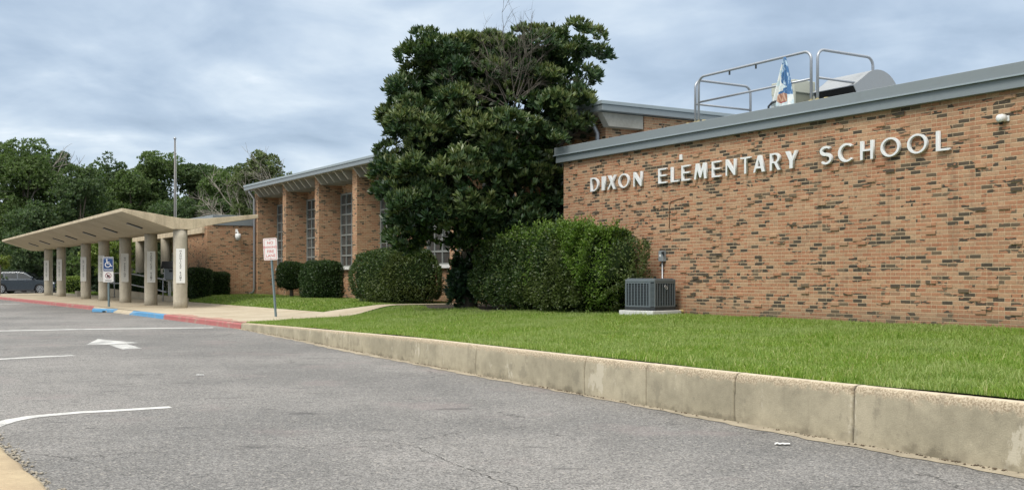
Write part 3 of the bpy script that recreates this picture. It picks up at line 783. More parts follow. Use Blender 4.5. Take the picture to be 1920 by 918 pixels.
# windows
ZS, ZT = 1.80, 4.88
for i in range(7):
    a, b = piers[i] - .235, piers[i + 1] + .235
    a2, b2 = a - .02, b + .02
    wroot = MB(); nC, nR = 6, 7
    D0, D1 = RW - .085, RW - .012
    fw = .055
    wroot.sbox(a2, a2 - fw * 1.3, D0, D1, ZS, ZT); wroot.sbox(b2 + fw * 1.3, b2, D0, D1, ZS, ZT)
    cw = (a2 - b2) / nC; rh = (ZT - ZS - fw) / nR
    for c in range(1, nC): wroot.sbox(a2 - cw * c + fw / 2, a2 - cw * c - fw / 2, D0 + .01, D1 - .001, ZS + .01, ZT - .01)
    for r in range(nR + 1): wroot.sbox(a2 - .01, b2 + .01, D0 + .004, D1 - .003, ZS + rh * r, ZS + rh * r + fw * (1.25 if r % 2 else .9))
    wf = H.part(wroot, 'window', WFRAME)
    mb = MB(); mb.sbox(a2, b2, RW - .045, RW - .03, ZS, ZT); g = mb.build('pane', GLASS, wf, H.org)
    mb = MB(); mb.sbox(a - .003, b + .003, RW - .16, RW - .004, ZS - .13, ZS - .005); mb.build('sill', WHITE, wf, H.org, bevel=.006)
    if i == 0:
        mb = MB()
        for k in range(5): mb.add([(-(b2 + .1), RW - .11, ZT - .08 - k * .09), (-(b2 + .75), RW - .11, ZT - .08 - k * .09), (-(b2 + .75), RW - .06, ZT - .03 - k * .09), (-(b2 + .1), RW - .06, ZT - .03 - k * .09)], [(0, 1, 2, 3)])
        mb.build('louvre', WFRAME, wf, H.org)
# downpipes
mb = MB(); xx = -(51.1 + .02)
mb.tube([(xx, DE + .12, ZE - .01), (xx, DE + .14, ZE - .12), (xx, PF - .09, ZE - .42), (xx, PF - .09, .75), (xx - .05, PF - .12, .62), (xx - .3, PF - .2, .55)], .062, 8)
H.part(mb, 'downpipe', GALV, smooth=True)
mb = MB(); xx = -22.62
mb.tube([(xx, DE + .1, ZE - .01), (xx, DE + .14, ZE - .12), (xx, PF - .09, ZE - .5), (xx, PF - .09, .5)], .062, 8)
H.part(mb, 'downpipe', GALV, smooth=True)
mb = MB(); mb.sbox(22.10, 22.07, RW - .9, RW + .3, TOPB + .37, TOPB + .49); H.part(mb, 'flashing', FASCIA_L)
mb = MB(); mb.sbox(22.42, 22.39, PF + .01, RW - .02, TOPB + .30, TOPB + .50); H.part(mb, 'flashing', FASCIA_L)

# ---------------- entrance block
E = Fr('school_building', 51.4, 14.2, .45, 'low brick entrance block with glazed doors behind the canopy', 'building', 'wings of the brick school')
ZC = EYE + 2.50
mb = MB(); mb.sbox(55.0, 51.42, 14.2, 30, .45, ZC); mb.sbox(66.5, 55.0, 16.2, 30, .3, ZC); E.part(mb, 'wall', BRICK_E)
mb = MB(); mb.sbox(67.5, 51.36, 14.45, 30, ZC + .002, ZC + .5); E.part(mb, 'fascia', FASCIA, bevel=.01)
mb = MB(); mb.sbox(66.5, 54, 19, 29, ZC + .5, ZC + .75); E.part(mb, 'roof', WHITE, bevel=.01)
mb = MB(); mb.sbox(67.5, 51.9, 14.08, 16.2, ZC - .38, ZC - .02); E.part(mb, 'eave_beam', CONC_CANOPY, bevel=.01)
for k, (sa, sb) in enumerate(((61.3, 57.6), (65.8, 63))):
    mb = MB(); mb.sbox(sa, sb, 16.1, 16.19, .55, 2.75)
    d = E.part(mb, 'door' if k == 0 else 'window', GLASS_D)
    mb = MB(); nb = 3 if k == 0 else 5
    for j in range(nb + 1):
        q = sa + (sb - sa) * j / nb; mb.sbox(q + .05, q - .05, 16.05, 16.12, .5, 2.8)
    mb.sbox(sa, sb, 16.055, 16.115, 2.72, 2.84); mb.sbox(sa, sb, 16.055, 16.115, 2.2, 2.27); mb.build('frame', WHITE, d, E.org)
for nm, x in (('column', 311), ('column', 263)):
    sp = s_of(x, 14.3); mb = MB(); mb.tube([(-sp, 14.3, .3), (-sp, 14.3, ZC - .37)], .27, 20); E.part(mb, nm, CONC_COL, smooth=False)

# wall lamp on the entrance block, camera and plate on the front wing
def cam_dome(s_, D_, z_, name, lab):
    r = Fr(name, s_, D_, z_, lab, 'camera')
    mb = MB(); mb.box(-s_ - .09, -s_ + .07, D_ - .03, D_, z_ - .045, z_ + .045); r.part(mb, 'base', WHITE, bevel=.012)
    mb = MB(); mb.tube([(-s_, D_ - .02, z_ + .01), (-s_ - .02, D_ - .07, z_ + .01), (-s_ - .03, D_ - .13, z_ - .0), (-s_ - .03, D_ - .15, z_ - .0)], [.055, .065, .06, .03], 14); r.part(mb, 'body', WHITE, smooth=True)
    mb = MB(); mb.tube([(-s_ - .03, D_ - .08, z_ - .045), (-s_ - .03, D_ - .08, z_ - .09)], [.04, .025], 12); r.part(mb, 'lens', BLACK, smooth=True)
    return r
sL = s_of(1886, 15.04); cam_dome(sL, 15.04, EYE + (HZ - 223) / F * (15.04 / (NY + (1886 - 960) * NX / F)), 'security_camera', 'small white security camera high on the brick wall past the last letter')
# floodlight: on the end face of the entrance block (faces the camera, normal -x local = toward lower s)
pz = PX(461, 437, 50.0); q = Fr('security_camera', 51.42, 15.62, pz.z, 'white wall lamp on the side of the brick entrance block', 'camera')
xs = -51.42
mb = MB(); mb.box(xs, xs + .06, 15.56, 15.68, pz.z + .1, pz.z + .28); q.part(mb, 'base', WHITE, bevel=.01)
mb = MB(); mb.tube([(xs + .05, 15.62, pz.z + .17), (xs + .22, 15.62, pz.z + .14), (xs + .25, 15.62, pz.z + .02)], .035, 8); q.part(mb, 'arm', WHITE, smooth=True)
mb = MB(); mb.tube([(xs + .25, 15.62, pz.z + .06), (xs + .25, 15.62, pz.z - .10), (xs + .25, 15.62, pz.z - .26)], [.13, .14, .10], 14); q.part(mb, 'housing', WHITE, smooth=True)
mb = MB(); sp = s_of(1278, 15.04); zz = EYE + (HZ - 295) / F * (15.04 / (NY + (1278 - 960) * NX / F))
mb.sbox(sp + .045, sp - .045, 15.01, 15.04, zz - .06, zz + .06)
single(mb, 'cover_plate', WHITE, sp, 15.04, zz, 'small square pale cover plate on the bricks above the lettering', 'cover plate', bevel=.008)
# old cable bent over the bricks
sp = s_of(1255, 15.03); Zc = 15.04 / (NY + (1255 - 960) * NX / F); f_ = lambda y: EYE + (HZ - y) / F * Zc
mb = MB(); mb.tube([(-sp + .5, 15.03, f_(372)), (-sp + .05, 15.03, f_(378)), (-sp, 15.03, f_(386)), (-sp, 15.03, f_(428))], .009, 6)
single(mb, 'cable', paint('rusty_cable', (.23, .135, .085), .8, 0, .2, 8), sp, 15.03, f_(400), 'rusty bent cable stub running down the bricks under the lettering', 'cable', smooth=True)

# ------------------------------------------------------------------ the raised lettering
def ell(cx, cy, rx, ry, a0=0, a1=360, n=40): return [(cx + rx * math.cos(R(a0 + (a1 - a0) * i / n)), cy + ry * math.sin(R(a0 + (a1 - a0) * i / n))) for i in range(n + (0 if abs(a1 - a0) == 360 else 1))]
def band(pts, wds):
    L, Rr = [], []
    for i, p in enumerate(pts):
        a = pts[max(i - 1, 0)]; b = pts[min(i + 1, len(pts) - 1)]; tx, ty = b[0] - a[0], b[1] - a[1]; l = math.hypot(tx, ty) or 1
        nx, ny = -ty / l, tx / l; L.append((p[0] + nx * wds[i] / 2, p[1] + ny * wds[i] / 2)); Rr.append((p[0] - nx * wds[i] / 2, p[1] - ny * wds[i] / 2))
    return L + Rr[::-1]
def glyph(c, w, h):
    t = .053 * h / .32; n = .029 * h / .32
    if c == 'I': return [[(0, 0), (w, 0), (w, h), (0, h)]]
    if c == 'L': return [[(0, 0), (w, 0), (w, n), (t, n), (t, h), (0, h)]]
    if c == 'E': m = h * .52; return [[(0, 0), (w, 0), (w, n), (t, n), (t, m - n / 2), (w * .93, m - n / 2), (w * .93, m + n / 2), (t, m + n / 2), (t, h - n), (w, h - n), (w, h), (0, h)]]
    if c == 'T': a, b = w / 2 - t / 2, w / 2 + t / 2; return [[(a, 0), (b, 0), (b, h - n), (w, h - n), (w, h), (0, h), (0, h - n), (a, h - n)]]
    if c == 'H': m = h * .5; return [[(0, 0), (t, 0), (t, m - n / 2), (w - t, m - n / 2), (w - t, 0), (w, 0), (w, h), (w - t, h), (w - t, m + n / 2), (t, m + n / 2), (t, h), (0, h)]]
    if c == 'N': q = t * .8; return [[(0, 0), (q, 0), (q, .66 * h), (w - q * 1.05, 0), (w, 0), (w, h), (w - q, h), (w - q, .34 * h), (q * 1.05, h), (0, h)]]
    P = lambda L: [(x * w, y * h) for x, y in L]
    if c == 'M': return [P([(0, 0), (.15, 0), (.26, .60), (.44, .08), (.55, .08), (.74, .60), (.80, 0), (1, 0), (.90, 1), (.72, 1), (.505, .38), (.33, 1), (.14, 1)])]
    if c == 'X': return [P([(0, 0), (.16, 0), (.47, .38), (.70, 0), (1, 0), (.61, .53), (.95, 1), (.79, 1), (.53, .68), (.33, 1), (.03, 1), (.39, .52)])]
    if c == 'Y': return [P([(.36, 0), (.64, 0), (.64, .43), (1, 1), (.82, 1), (.54, .56), (.30, 1), (0, 1), (.36, .43)])]
    if c == 'A': return [P([(0, 0), (.15, 0), (.235, .22), (.66, .22), (.73, 0), (1, 0), (.62, 1), (.40, 1)]), P([(.29, .34), (.62, .34), (.485, .76)])]
    if c == 'O': return [ell(w / 2, h / 2, w / 2, h / 2), ell(w / 2, h / 2, w / 2 - t * .8, h / 2 - n * .95)]
    if c == 'D': return [[(0, 0)] + ell(w * .35, h / 2, w * .65, h / 2, -90, 90, 24) + [(0, h)], [(t, n)] + ell(w * .35, h / 2, w * .65 - t * .85, h / 2 - n, -90, 90, 24) + [(t, h - n)]]
    if c == 'R':
        out = [(0, 0), (t, 0), (t, h * .42), (w * .42, h * .42), (w * .74, 0), (w, 0), (w * .66, h * .45)] + ell(w * .52, h * .715, w * .40, h * .285, -62, 90, 18) + [(0, h)]
        return [out, [(t, h * .42 + n)] + ell(w * .46, h * .71, w * .27, h * .21, -75, 90, 16) + [(t, h - n)]]
    if c == 'C':
        pts = ell(w * .56, h / 2, w * .56 - t * .35, h / 2 - n * .5, 48, 312, 40); wd = [n * 1.1 + (t * .95 - n) * max(0, -math.cos(R(48 + 264 * i / 40))) for i in range(41)]
        return [band(pts, wd)]
    if c == 'S':
        pts = []; wd = []
        for i in range(41):
            u = i / 40
            if u < .5:
                a = R(38 + (270 - 38) * u / .5); x, y = w * .5 + (w * .5 - t * .36) * math.cos(a), h * .745 + h * .205 * math.sin(a)
            else:
                a = R(90 - (90 + 142) * (u - .5) / .5); x, y = w * .5 + (w * .5 - t * .3) * math.cos(a), h * .29 + h * .25 * math.sin(a)
            pts.append((x, y)); wd.append(n * 1.15 + (t * .95 - n) * math.exp(-((u - .5) / .26) ** 2))
        return [band(pts, wd)]
def glyph_object(name, splines, depth, mat, bev=.002):
    cu = bpy.data.curves.new(name, 'CURVE'); cu.dimensions = '2D'; cu.fill_mode = 'BOTH'; cu.extrude = depth / 2; cu.bevel_depth = bev; cu.bevel_resolution = 1
    for sp in splines:
        s = cu.splines.new('POLY'); s.points.add(len(sp) - 1); s.use_cyclic_u = True
        for p, q in zip(s.points, sp): p.co = (q[0], q[1], 0, 1)
    o = bpy.data.objects.new(name, cu); COL.objects.link(o)
    dg = bpy.context.evaluated_depsgraph_get(); dg.update()
    me = bpy.data.meshes.new_from_object(o.evaluated_get(dg)); me.name = name
    bpy.data.objects.remove(o); bpy.data.curves.remove(cu)
    me.materials.clear(); me.materials.append(mat)
    ob = bpy.data.objects.new(name, me); COL.objects.link(ob); return ob
LET = []
z7 = lambda v: 1090 + v / 4.683
z8 = lambda v: 1500 + v / 6.4
for c, a, b in (('D', 78, 147), ('I', 177, 203), ('X', 227, 300), ('O', 323, 415), ('N', 456, 527), ('E', 673, 743), ('L', 783, 850), ('E', 877, 948), ('M', 988, 1098),
                ('E', 1143, 1218), ('N', 1266, 1350), ('T', 1395, 1480), ('A', 1508, 1610), ('R', 1653, 1745), ('Y', 1790, 1890)): LET.append((c, z7(a), z7(b)))
for c, a, b in (('S', 238, 372), ('C', 458, 630), ('H', 720, 872), ('O', 963, 1190), ('O', 1282, 1517), ('L', 1628, 1788)): LET.append((c, z8(a), z8(b)))
DL = 14.965; ZL = EYE + .1152 / .1606 * 2.87 * (DL / 15.04); HL = .325
sgn = Fr('school_sign', 20.0, 15.04, ZL, 'raised white letters reading DIXON ELEMENTARY SCHOOL across the brick wall', 'sign')
for c, xa, xb in LET:
    sa, sb = s_of(xa, DL), s_of(xb, DL); w_ = abs(sa - sb)
    g = glyph_object('letter', glyph(c, w_, HL), .052, ALU); g.parent = sgn.o
    g.rotation_euler = (R(90), 0, 0); g.location = (-sa - sgn.org[0], DL + .03 - sgn.org[1], ZL - sgn.org[2])

# ------------------------------------------------------------------ roof gear
ZR = TOPB + .372
def arc_pts(c, r, a0, a1, ax, n=6):
    return [c + Vector((ax.x * math.cos(R(a0 + (a1 - a0) * i / n)) * r, ax.y * math.cos(R(a0 + (a1 - a0) * i / n)) * r, math.sin(R(a0 + (a1 - a0) * i / n)) * r)) for i in range(n + 1)]
def rail_frame(mb, p0, p1, z0, hgt_, rr=.028, rad=.17, mid=True):
    p0 = Vector(p0); p1 = Vector(p1); t = (p1 - p0).normalized()
    top = z0 + hgt_
    pts = [Vector((p0.x, p0.y, z0))]
    c0 = Vector((p0.x, p0.y, top - rad)) + t * rad; c1 = Vector((p1.x, p1.y, top - rad)) - t * rad
    pts += arc_pts(c0, rad, 180, 90, t); pts += arc_pts(c1, rad, 90, 0, t); pts.append(Vector((p1.x, p1.y, z0)))
    mb.tube(pts, rr, 10)
    if mid: mb.tube([Vector((p0.x, p0.y, z0 + hgt_ * .5)), Vector((p1.x, p1.y, z0 + hgt_ * .5))], rr * .85, 8)
DR = 15.5
s1, s2, s3 = s_of(1310, DR), s_of(1521, DR), s_of(1533, DR)
G = Fr('guard_rail', s2, DR, ZR, 'galvanised pipe guard rail standing on the roof edge above the lettering', 'guard rail')
mb = MB(); rail_frame(mb, (-s1, DR, 0), (-s2, DR, 0), ZR, 1.08); G.part(mb, 'front_rail', GALV, smooth=True)
mb = MB(); rail_frame(mb, (-s1 - .14, DR + .03, 0), (-s1 - .14, DR + 1.66, 0), ZR, 1.05); G.part(mb, 'end_rail', GALV, smooth=True)
mb = MB(); rail_frame(mb, (-s3, DR, 0), (-s3, DR + 1.55, 0), ZR, 1.08); G.part(mb, 'end_rail', GALV, smooth=True)
YEL = paint('yellow_foot_paint', (.62, .5, .2), .6, 0, .1, 8)
for (xx, yy) in ((-s1, DR), (-s2, DR), (-s1 - .14, DR + .03), (-s3, DR), (-s1 + .2, DR - .02), (-s1 - .33, DR), (-s3 + .22, DR)):
    mb = MB(); mb.tube([(xx, yy, ZR), (xx, yy, ZR + .13)], [.055, .05], 10); G.part(mb, 'foot', YEL)
for (q, dz) in ((.30, -.03), (.54, -.03)):
    xx = -s1 + (s1 - s2) * q; mb = MB(); mb.tube([(xx, DR, ZR + 1.06), (xx, DR, ZR + .98)], .02, 6); G.part(mb, 'clip', DARK)
# draped flag
Zf = DR / (NY + (1471 - 960) * NX / F); sf = s_of(1473, DR - .05)
def flag_mat():
    h = newmat('printed_flag_cloth'); x, y, z = h.xyz(h.ob)
    nz = h.noise(h.ob, 9, 4, .6); n2 = h.noise(h.scale(h.ob, 18, 18, 6), 1.0, 3, .6)
    pale = h.mix(h.smooth(nz, .4, .6), (.50, .62, .66), (.70, .72, .70))
    wz = h.m('MULTIPLY', h.m('SUBTRACT', n2, .5), .10)
    xx = h.m('ADD', x, wz)
    blue = h.m('MULTIPLY', h.m('GREATER_THAN', xx, -.045), h.m('GREATER_THAN', h.m('ADD', z, h.m('MULTIPLY', x, .6)), .52))
    band_ = h.m('MULTIPLY', h.m('GREATER_THAN', xx, -.09), h.m('MULTIPLY', h.m('GREATER_THAN', z, .30), h.m('LESS_THAN', h.m('ADD', z, h.m('MULTIPLY', x, -.5)), .42)))
    bl = h.mix(h.smooth(n2, .52, .64), (.07, .16, .32), (.42, .55, .66))
    c = h.mix(h.m('MAXIMUM', blue, band_), pale, bl)
    dx = h.m('DIVIDE', h.m('ADD', x, .01), .125); dz = h.m('DIVIDE', h.m('SUBTRACT', z, .25), .105)
    rr = h.m('SQRT', h.m('ADD', h.m('MULTIPLY', dx, dx), h.m('MULTIPLY', dz, dz)))
    stripe = h.m('GREATER_THAN', h.m('FRACT', h.m('MULTIPLY', h.m('ADD', x, h.m('MULTIPLY', z, .25)), 24.0)), .6)
    body = h.mix(stripe, (.36, .20, .14), (.55, .38, .28))
    body = h.mix(h.m('LESS_THAN', z, .185), body, (.33, .12, .11))
    c = h.mix(h.m('LESS_THAN', rr, 1.0), c, body)
    return finish(h, c, .85, 0, nz, .2, .01, .1)
mb = MB(); vs = []; nu, nv = 28, 30
for j in range(nv + 1):
    v = j / nv
    for i in range(nu + 1):
        u = i / nu - .5; wd = .05 + .60 * v ** .9
        fold = .035 * math.sin(u * 26 + v * 2) * (.3 + v)
        vs.append((-sf + u * wd - .05 * v, DR - .075 + fold - .05 * v, ZR + 1.05 - v * (1.0 + .05 * math.sin(u * 9))))
mb.add(vs, [(j * (nu + 1) + i, j * (nu + 1) + i + 1, (j + 1) * (nu + 1) + i + 1, (j + 1) * (nu + 1) + i) for j in range(nv) for i in range(nu)])
fl = single(mb, 'flag', flag_mat(), sf, DR - .07, ZR, 'blue and white printed flag hanging limp from the roof guard rail', 'flag', smooth=True)
sm = fl.modifiers.new('cloth', 'SOLIDIFY'); sm.thickness = .006
# beige condenser on the roof
BEIGE = paint('beige_unit_paint', (.46, .475, .40), .5, 0, .06, 4)
Dv = 16.2; sv0, sv1 = s_of(1476, Dv), s_of(1520, Dv)
v = Fr('rooftop_air_conditioner', sv1, Dv, ZR, 'beige louvred air conditioning box on the roof behind the flag', 'air conditioner')
sc_ = s_of(1489, Dv); wdt = .62; cx = -sc_ - wdt
mb = MB(); mb.box(cx - .02, cx + wdt, Dv, Dv + .62, ZR + .52, ZR + .78); v.part(mb, 'casing', BEIGE, bevel=.015)
mb = MB()
for (a, b) in ((0, 0), (wdt - .05, 0), (0, .57), (wdt - .05, .57)): mb.box(cx + a, cx + a + .05, Dv + b + .005, Dv + b + .05, ZR, ZR + .53)
mb.box(cx, cx + wdt, Dv + .005, Dv + .61, ZR, ZR + .09); v.part(mb, 'frame', BEIGE, bevel=.006)
mb = MB()
for k in range(1, 4): mb.box(cx + wdt * k / 4 - .012, cx + wdt * k / 4 + .012, Dv + .008, Dv + .03, ZR + .08, ZR + .56)
for k in range(1, 4): mb.box(cx + .002, cx + .02, Dv + .6 * k / 4 - .012, Dv + .6 * k / 4 + .012, ZR + .08, ZR + .56)
v.part(mb, 'grille', BEIGE)
mb = MB(); mb.box(cx + .03, cx + wdt - .03, Dv + .035, Dv + .59, ZR + .09, ZR + .55); v.part(mb, 'coil', paint('coil_fins', (.27, .28, .22), .6, .2, .1, 20))
mb = MB()
mb.tube([(-s_of(1441, 15.3), 15.3, ZR), (-s_of(1441, 15.3), 15.3, ZR + .12), (-s_of(1444, 15.3) + .03, 15.32, ZR + .19), (-s_of(1449, 15.3) + .1, 15.4, ZR + .22), (-s_of(1452, 15.4), 15.9, ZR + .2)], .022, 8)
single(mb, 'conduit', DARK, s_of(1441, 15.3), 15.3, ZR, 'dark bent conduit rising from the roof beside the flag', 'conduit', smooth=True)
# hooded exhaust fan
Df = 16.4
sq = s_of(1600, Df); hood_w = s_of(1524, Df) - sq
FAN = Fr('exhaust_hood', sq, Df, ZR, 'large galvanised exhaust hood with a rounded back and black intake on the roof', 'exhaust hood')
HOODM = paint('hood_sheet_metal', (.31, .325, .335), .42, .25, .06, 2)
zz = ZR
prof3 = [(Df + .34, zz - .02), (Df + .0, zz + .47)] + [(Df + .74 + .62 * math.cos(R(a)), zz + .22 + .62 * math.sin(R(a))) for a in range(132, -24, -9)] + [(Df + 1.3, zz - .02)]
out = MB(); x0, x1 = -(sq + hood_w), -sq
n3 = len(prof3)
vs = [(x0, p[0], p[1]) for p in prof3] + [(x1, p[0], p[1]) for p in prof3]
out.add(vs, [(i, i + 1, n3 + i + 1, n3 + i) for i in range(1, n3 - 1)])
FAN.part(out, 'hood', HOODM)
for xe in (x0, x1):
    mb = MB(); mb.prism(prof3, xe - .008, xe + .008, 'x'); FAN.part(mb, 'side_panel', HOODM)
mb = MB(); ins = [(Df + .40, zz - .02), (Df + .055, zz + .46), (Df + .11, zz + .46), (Df + .46, zz - .02)]
mb.prism(ins, x0 + .012, x1 - .012, 'x'); FAN.part(mb, 'intake_dark', BLACK)  # black slab standing in for the dark inside of the hood
mb = MB(); mb.tube([(x0, Df - .005, zz + .47), (x1, Df - .005, zz + .47)], .014, 6); FAN.part(mb, 'lip', GALV)

# ------------------------------------------------------------------ condenser on the lawn
cpt = GP(1219, 592, .55); zAC = .60
ACR = R(-12)
cen = Vector((cpt.x, cpt.y, 0)); vd = Vector((cpt.x, cpt.y, 0)).normalized()
cenP = cen + vd * .60
def rot_thing(name, lab, cat, loc, rz): o = empty(name, loc, rz); return tag(o, lab, cat)
AC_M = paint('condenser_grey', (.125, .15, .165), .42, .1, .06, 5)
AC_D = paint('condenser_dark_fins', (.03, .038, .045), .6, 0, .1, 20)  # blue-black coil fins
rz = math.atan2(vd.y, vd.x) - R(45) + R(5)
mb = MB(); mb.box(-.47, .47, -.47, .47, -.12, .07)
o = mb.build('concrete_pad', concrete('pad_concrete', (.62, .62, .60), (.52, .52, .50), 2, .15, .2), None, bevel=.012)
o.location = (cenP.x, cenP.y, .585); o.rotation_euler = (0, 0, rz); tag(o, 'square white concrete pad on the grass under the condenser', 'pad')
mb = MB(); mb.tube([(0, 0, 0), (.10, 0, 0)], .035, 8); o = mb.build('drain_pipe_end', YEL); o.rotation_euler = (0, 0, rz)
q = Vector((math.cos(rz) * .47 - math.sin(rz) * -.42, math.sin(rz) * .47 + math.cos(rz) * -.42, 0)); o.location = (cenP.x + q.x, cenP.y + q.y, .63); tag(o, 'yellow pipe end poking out beside the white concrete pad', 'pipe')
ac = rot_thing('air_conditioner', 'dark grey louvred condenser unit standing on the white pad against the lawn', 'air conditioner', (cenP.x, cenP.y, .655), rz)
hw = .41; ch = .075; h0, h1 = .08, .60
ring = [(-hw + ch, -hw), (hw - ch, -hw), (hw, -hw + ch), (hw, hw - ch), (hw - ch, hw), (-hw + ch, hw), (-hw, hw - ch), (-hw, -hw + ch)]
mb = MB(); mb.prism([(x * 1.02, y * 1.02) for x, y in ring], 0.0, h0, 'z'); mb.build('base', DARK, ac, bevel=.004)
mb = MB(); mb.prism([(x * .955, y * .955) for x, y in ring], h0, h1, 'z'); mb.build('coil', AC_D, ac)
mb = MB(); mb.prism([(x * 1.012, y * 1.012) for x, y in ring], h1 - .005, h1 + .055, 'z'); mb.prism([(x * .93, y * .93) for x, y in ring], h1 + .055, h1 + .075, 'z'); mb.build('top_cap', AC_M, ac, bevel=.014)
def side_panel(k):
    p = Vector((*ring[k], 0)); q = Vector((*ring[(k + 1) % 8], 0)); L = (q - p).length; t = (q - p) / L; nrm = Vector((t.y, -t.x, 0))
    mb = MB()
    def bar(a, b, z0, z1, d0=-.012, d1=.004):
        P = [p + t * a + nrm * d0, p + t * b + nrm * d0, p + t * b + nrm * d1, p + t * a + nrm * d1]
        mb.hexa([(v.x, v.y, z0) for v in P] + [(v.x, v.y, z1) for v in P])
    if k % 2 == 0:
        n_ = 8
        bar(0, .03, h0, h1); bar(L - .03, L, h0, h1); bar(.03, L - .03, h0, h0 + .022, -.011, .003); bar(.03, L - .03, h1 - .03, h1 - .006, -.011, .003)
        for i in range(1, n_): bar(L * i / n_ - .009, L * i / n_ + .009, h0 + .02, h1 - .02, -.012, .0035)
        for i in range(1, 16):
            z = h0 + (h1 - h0) * i / 16; bar(.03, L - .03, z - .002, z + .002, -.014, -.006)
    else:
        bar(0, .014, h0, h1); bar(L - .014, L, h0, h1)
        for i in range(20):
            z = h0 + .012 + (h1 - h0 - .03) * i / 20; bar(.014, L - .014, z, z + .015, -.014, .002)
    return mb
for k in range(8): side_panel(k).build('side_panel' if k % 2 == 0 else 'corner_louvre', AC_M, ac)
mb = MB(); p = Vector((*ring[1], 0)).lerp(Vector((*ring[2], 0)), .5)
# round emblem on the right-hand face
EMB = paint('emblem_silver', (.62, .63, .63), .35, .6, .05, 9)
mb = MB()
for (ox, oz, a0, a1) in ((-.02, .012, 40, 330), (.022, -.014, -140, 150)):
    mb.tube([Vector((hw + .008, 0.02 + ox + .028 * math.cos(R(a0 + (a1 - a0) * i / 14)), .49 + oz + .028 * math.sin(R(a0 + (a1 - a0) * i / 14)))) for i in range(15)], .007, 6)
emb = mb.build('emblem', EMB, ac, smooth=True)
mb = MB()
for (ox, oz, a0, a1) in ((-.02, .012, 40, 330), (.022, -.014, -140, 150)):
    mb.tube([Vector((0.02 + ox + .028 * math.cos(R(a0 + (a1 - a0) * i / 14)), -hw - .008, .49 + oz + .028 * math.sin(R(a0 + (a1 - a0) * i / 14)))) for i in range(15)], .007, 6)
emb2 = mb.build('emblem', EMB, ac, smooth=True)
# disconnect box and conduit on the wall
sp = s_of(1245, 15.04); Zc = 15.04 / (NY + (1245 - 960) * NX / F); f_ = lambda y: EYE + (HZ - y) / F * Zc
bx = Fr('disconnect_box', sp, 15.04, f_(490), 'small grey electrical disconnect box on the bricks above the condenser', 'electrical box')
BOXG = paint('box_grey', (.26, .29, .31), .45, .1, .06, 6)
mb = MB(); mb.box(-sp - .075, -sp + .075, 14.94, 15.04, f_(490), f_(470)); bx.part(mb, 'casing', BOXG, bevel=.008)
mb = MB(); mb.box(-sp + .055, -sp + .095, 14.92, 14.97, f_(476), f_(472)); mb.tube([(-sp + .085, 14.96, f_(480)), (-sp + .085, 14.96, f_(472))], .012, 6); bx.part(mb, 'handle', DARK)
mb = MB(); mb.box(-sp - .04, -sp + .02, 14.934, 14.9395, f_(481), f_(477)); bx.part(mb, 'label_plate', WHITE)
mb = MB(); mb.tube([(-sp + .005, 14.99, f_(490)), (-sp + .005, 14.99, .95), (-sp + .005, 14.93, .78), (-sp - .02, 14.6, .72)], .018, 8); bx.part(mb, 'conduit', GALV, smooth=True)

# ------------------------------------------------------------------ canopy
DC = 10.41
col_s = [41.6]
for x in (283, 235, 195, 161, 115, 91): col_s.append(s_of(x, DC))
col_s[0] = s_of(338, DC)
C = Fr('canopy', col_s[0], DC, .16, 'concrete butterfly canopy on a row of round columns along the kerb', 'canopy')
sA0, sA1 = col_s[0] - .28, 80.5
prof4 = [(-2.2, 3.90), (-1.0, 3.735), (-.45, 3.645), (0.0, 3.585), (.35, 3.58), (.9, 3.61), (1.8, 3.70), (2.96, 3.83), (2.96, 3.68), (1.6, 3.46), (.75, 3.28), (.36, 3.17), (-.36, 3.17), (-2.2, 3.775)]
mb = MB(); ns = 24
for k in range(ns):
    pass
vs = []; n4 = len(prof4)
for k in range(ns + 1):
    q = sA0 + (sA1 - sA0) * k / ns
    for (c, z) in prof4: vs.append((-q, DC + c, z))
fs = []; mi = []
for k in range(ns):
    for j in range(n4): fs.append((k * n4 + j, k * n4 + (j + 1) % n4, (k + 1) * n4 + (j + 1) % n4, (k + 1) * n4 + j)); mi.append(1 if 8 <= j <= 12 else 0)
fs.append(tuple(range(n4))); mi.append(0); fs.append(tuple(range(ns * n4, (ns + 1) * n4))); mi.append(0)
mb.v = vs; mb.f = fs; mb.mi = mi
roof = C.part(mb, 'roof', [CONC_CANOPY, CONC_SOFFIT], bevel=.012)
def text_mesh(txt, size, align='CENTER'):
    cu = bpy.data.curves.new('t', 'FONT'); cu.body = txt; cu.size = size; cu.align_x = align; cu.align_y = 'CENTER'; cu.space_line = .86; cu.offset = size * .012
    o = bpy.data.objects.new('t', cu); COL.objects.link(o); dg = bpy.context.evaluated_depsgraph_get(); dg.update()
    me = bpy.data.meshes.new_from_object(o.evaluated_get(dg))
    V = [tuple(v.co) for v in me.vertices]; Fs = [tuple(p.vertices) for p in me.polygons]
    bpy.data.objects.remove(o); bpy.data.curves.remove(cu); bpy.data.meshes.remove(me)
    return V, Fs
def put_text(mb, txt, size, cx, cy, off, mi, align='CENTER'):
    """adds flat text in the XZ plane facing -Y at (cx, y=-off, cz=cy)"""
    V, Fs = text_mesh(txt, size, align)
    mb.add([(x + cx, -off, y + cy) for x, y, z in V], Fs, mi)
INK = paint('black_ink', (.03, .03, .03), .6, 0, .02, 5)
PLATE = paint('column_sign_white', (.66, .65, .60), .55, 0, .05, 6)
PLATE2 = paint('column_sign_bright', (.78, .78, .75), .5, 0, .05, 6)
texts = ['HANDICAP RAMP', 'HANDICAP RAMP', 'NO PARKING', 'NO PARKING', 'NO PARKING', 'NO PARKING', 'NO PARKING']
ang = [2, 2, -5, -27, -27, -25, -27]
cam_dir = lambda sp: math.atan2(0 - Wp(sp, DC).y, 0 - Wp(sp, DC).x)
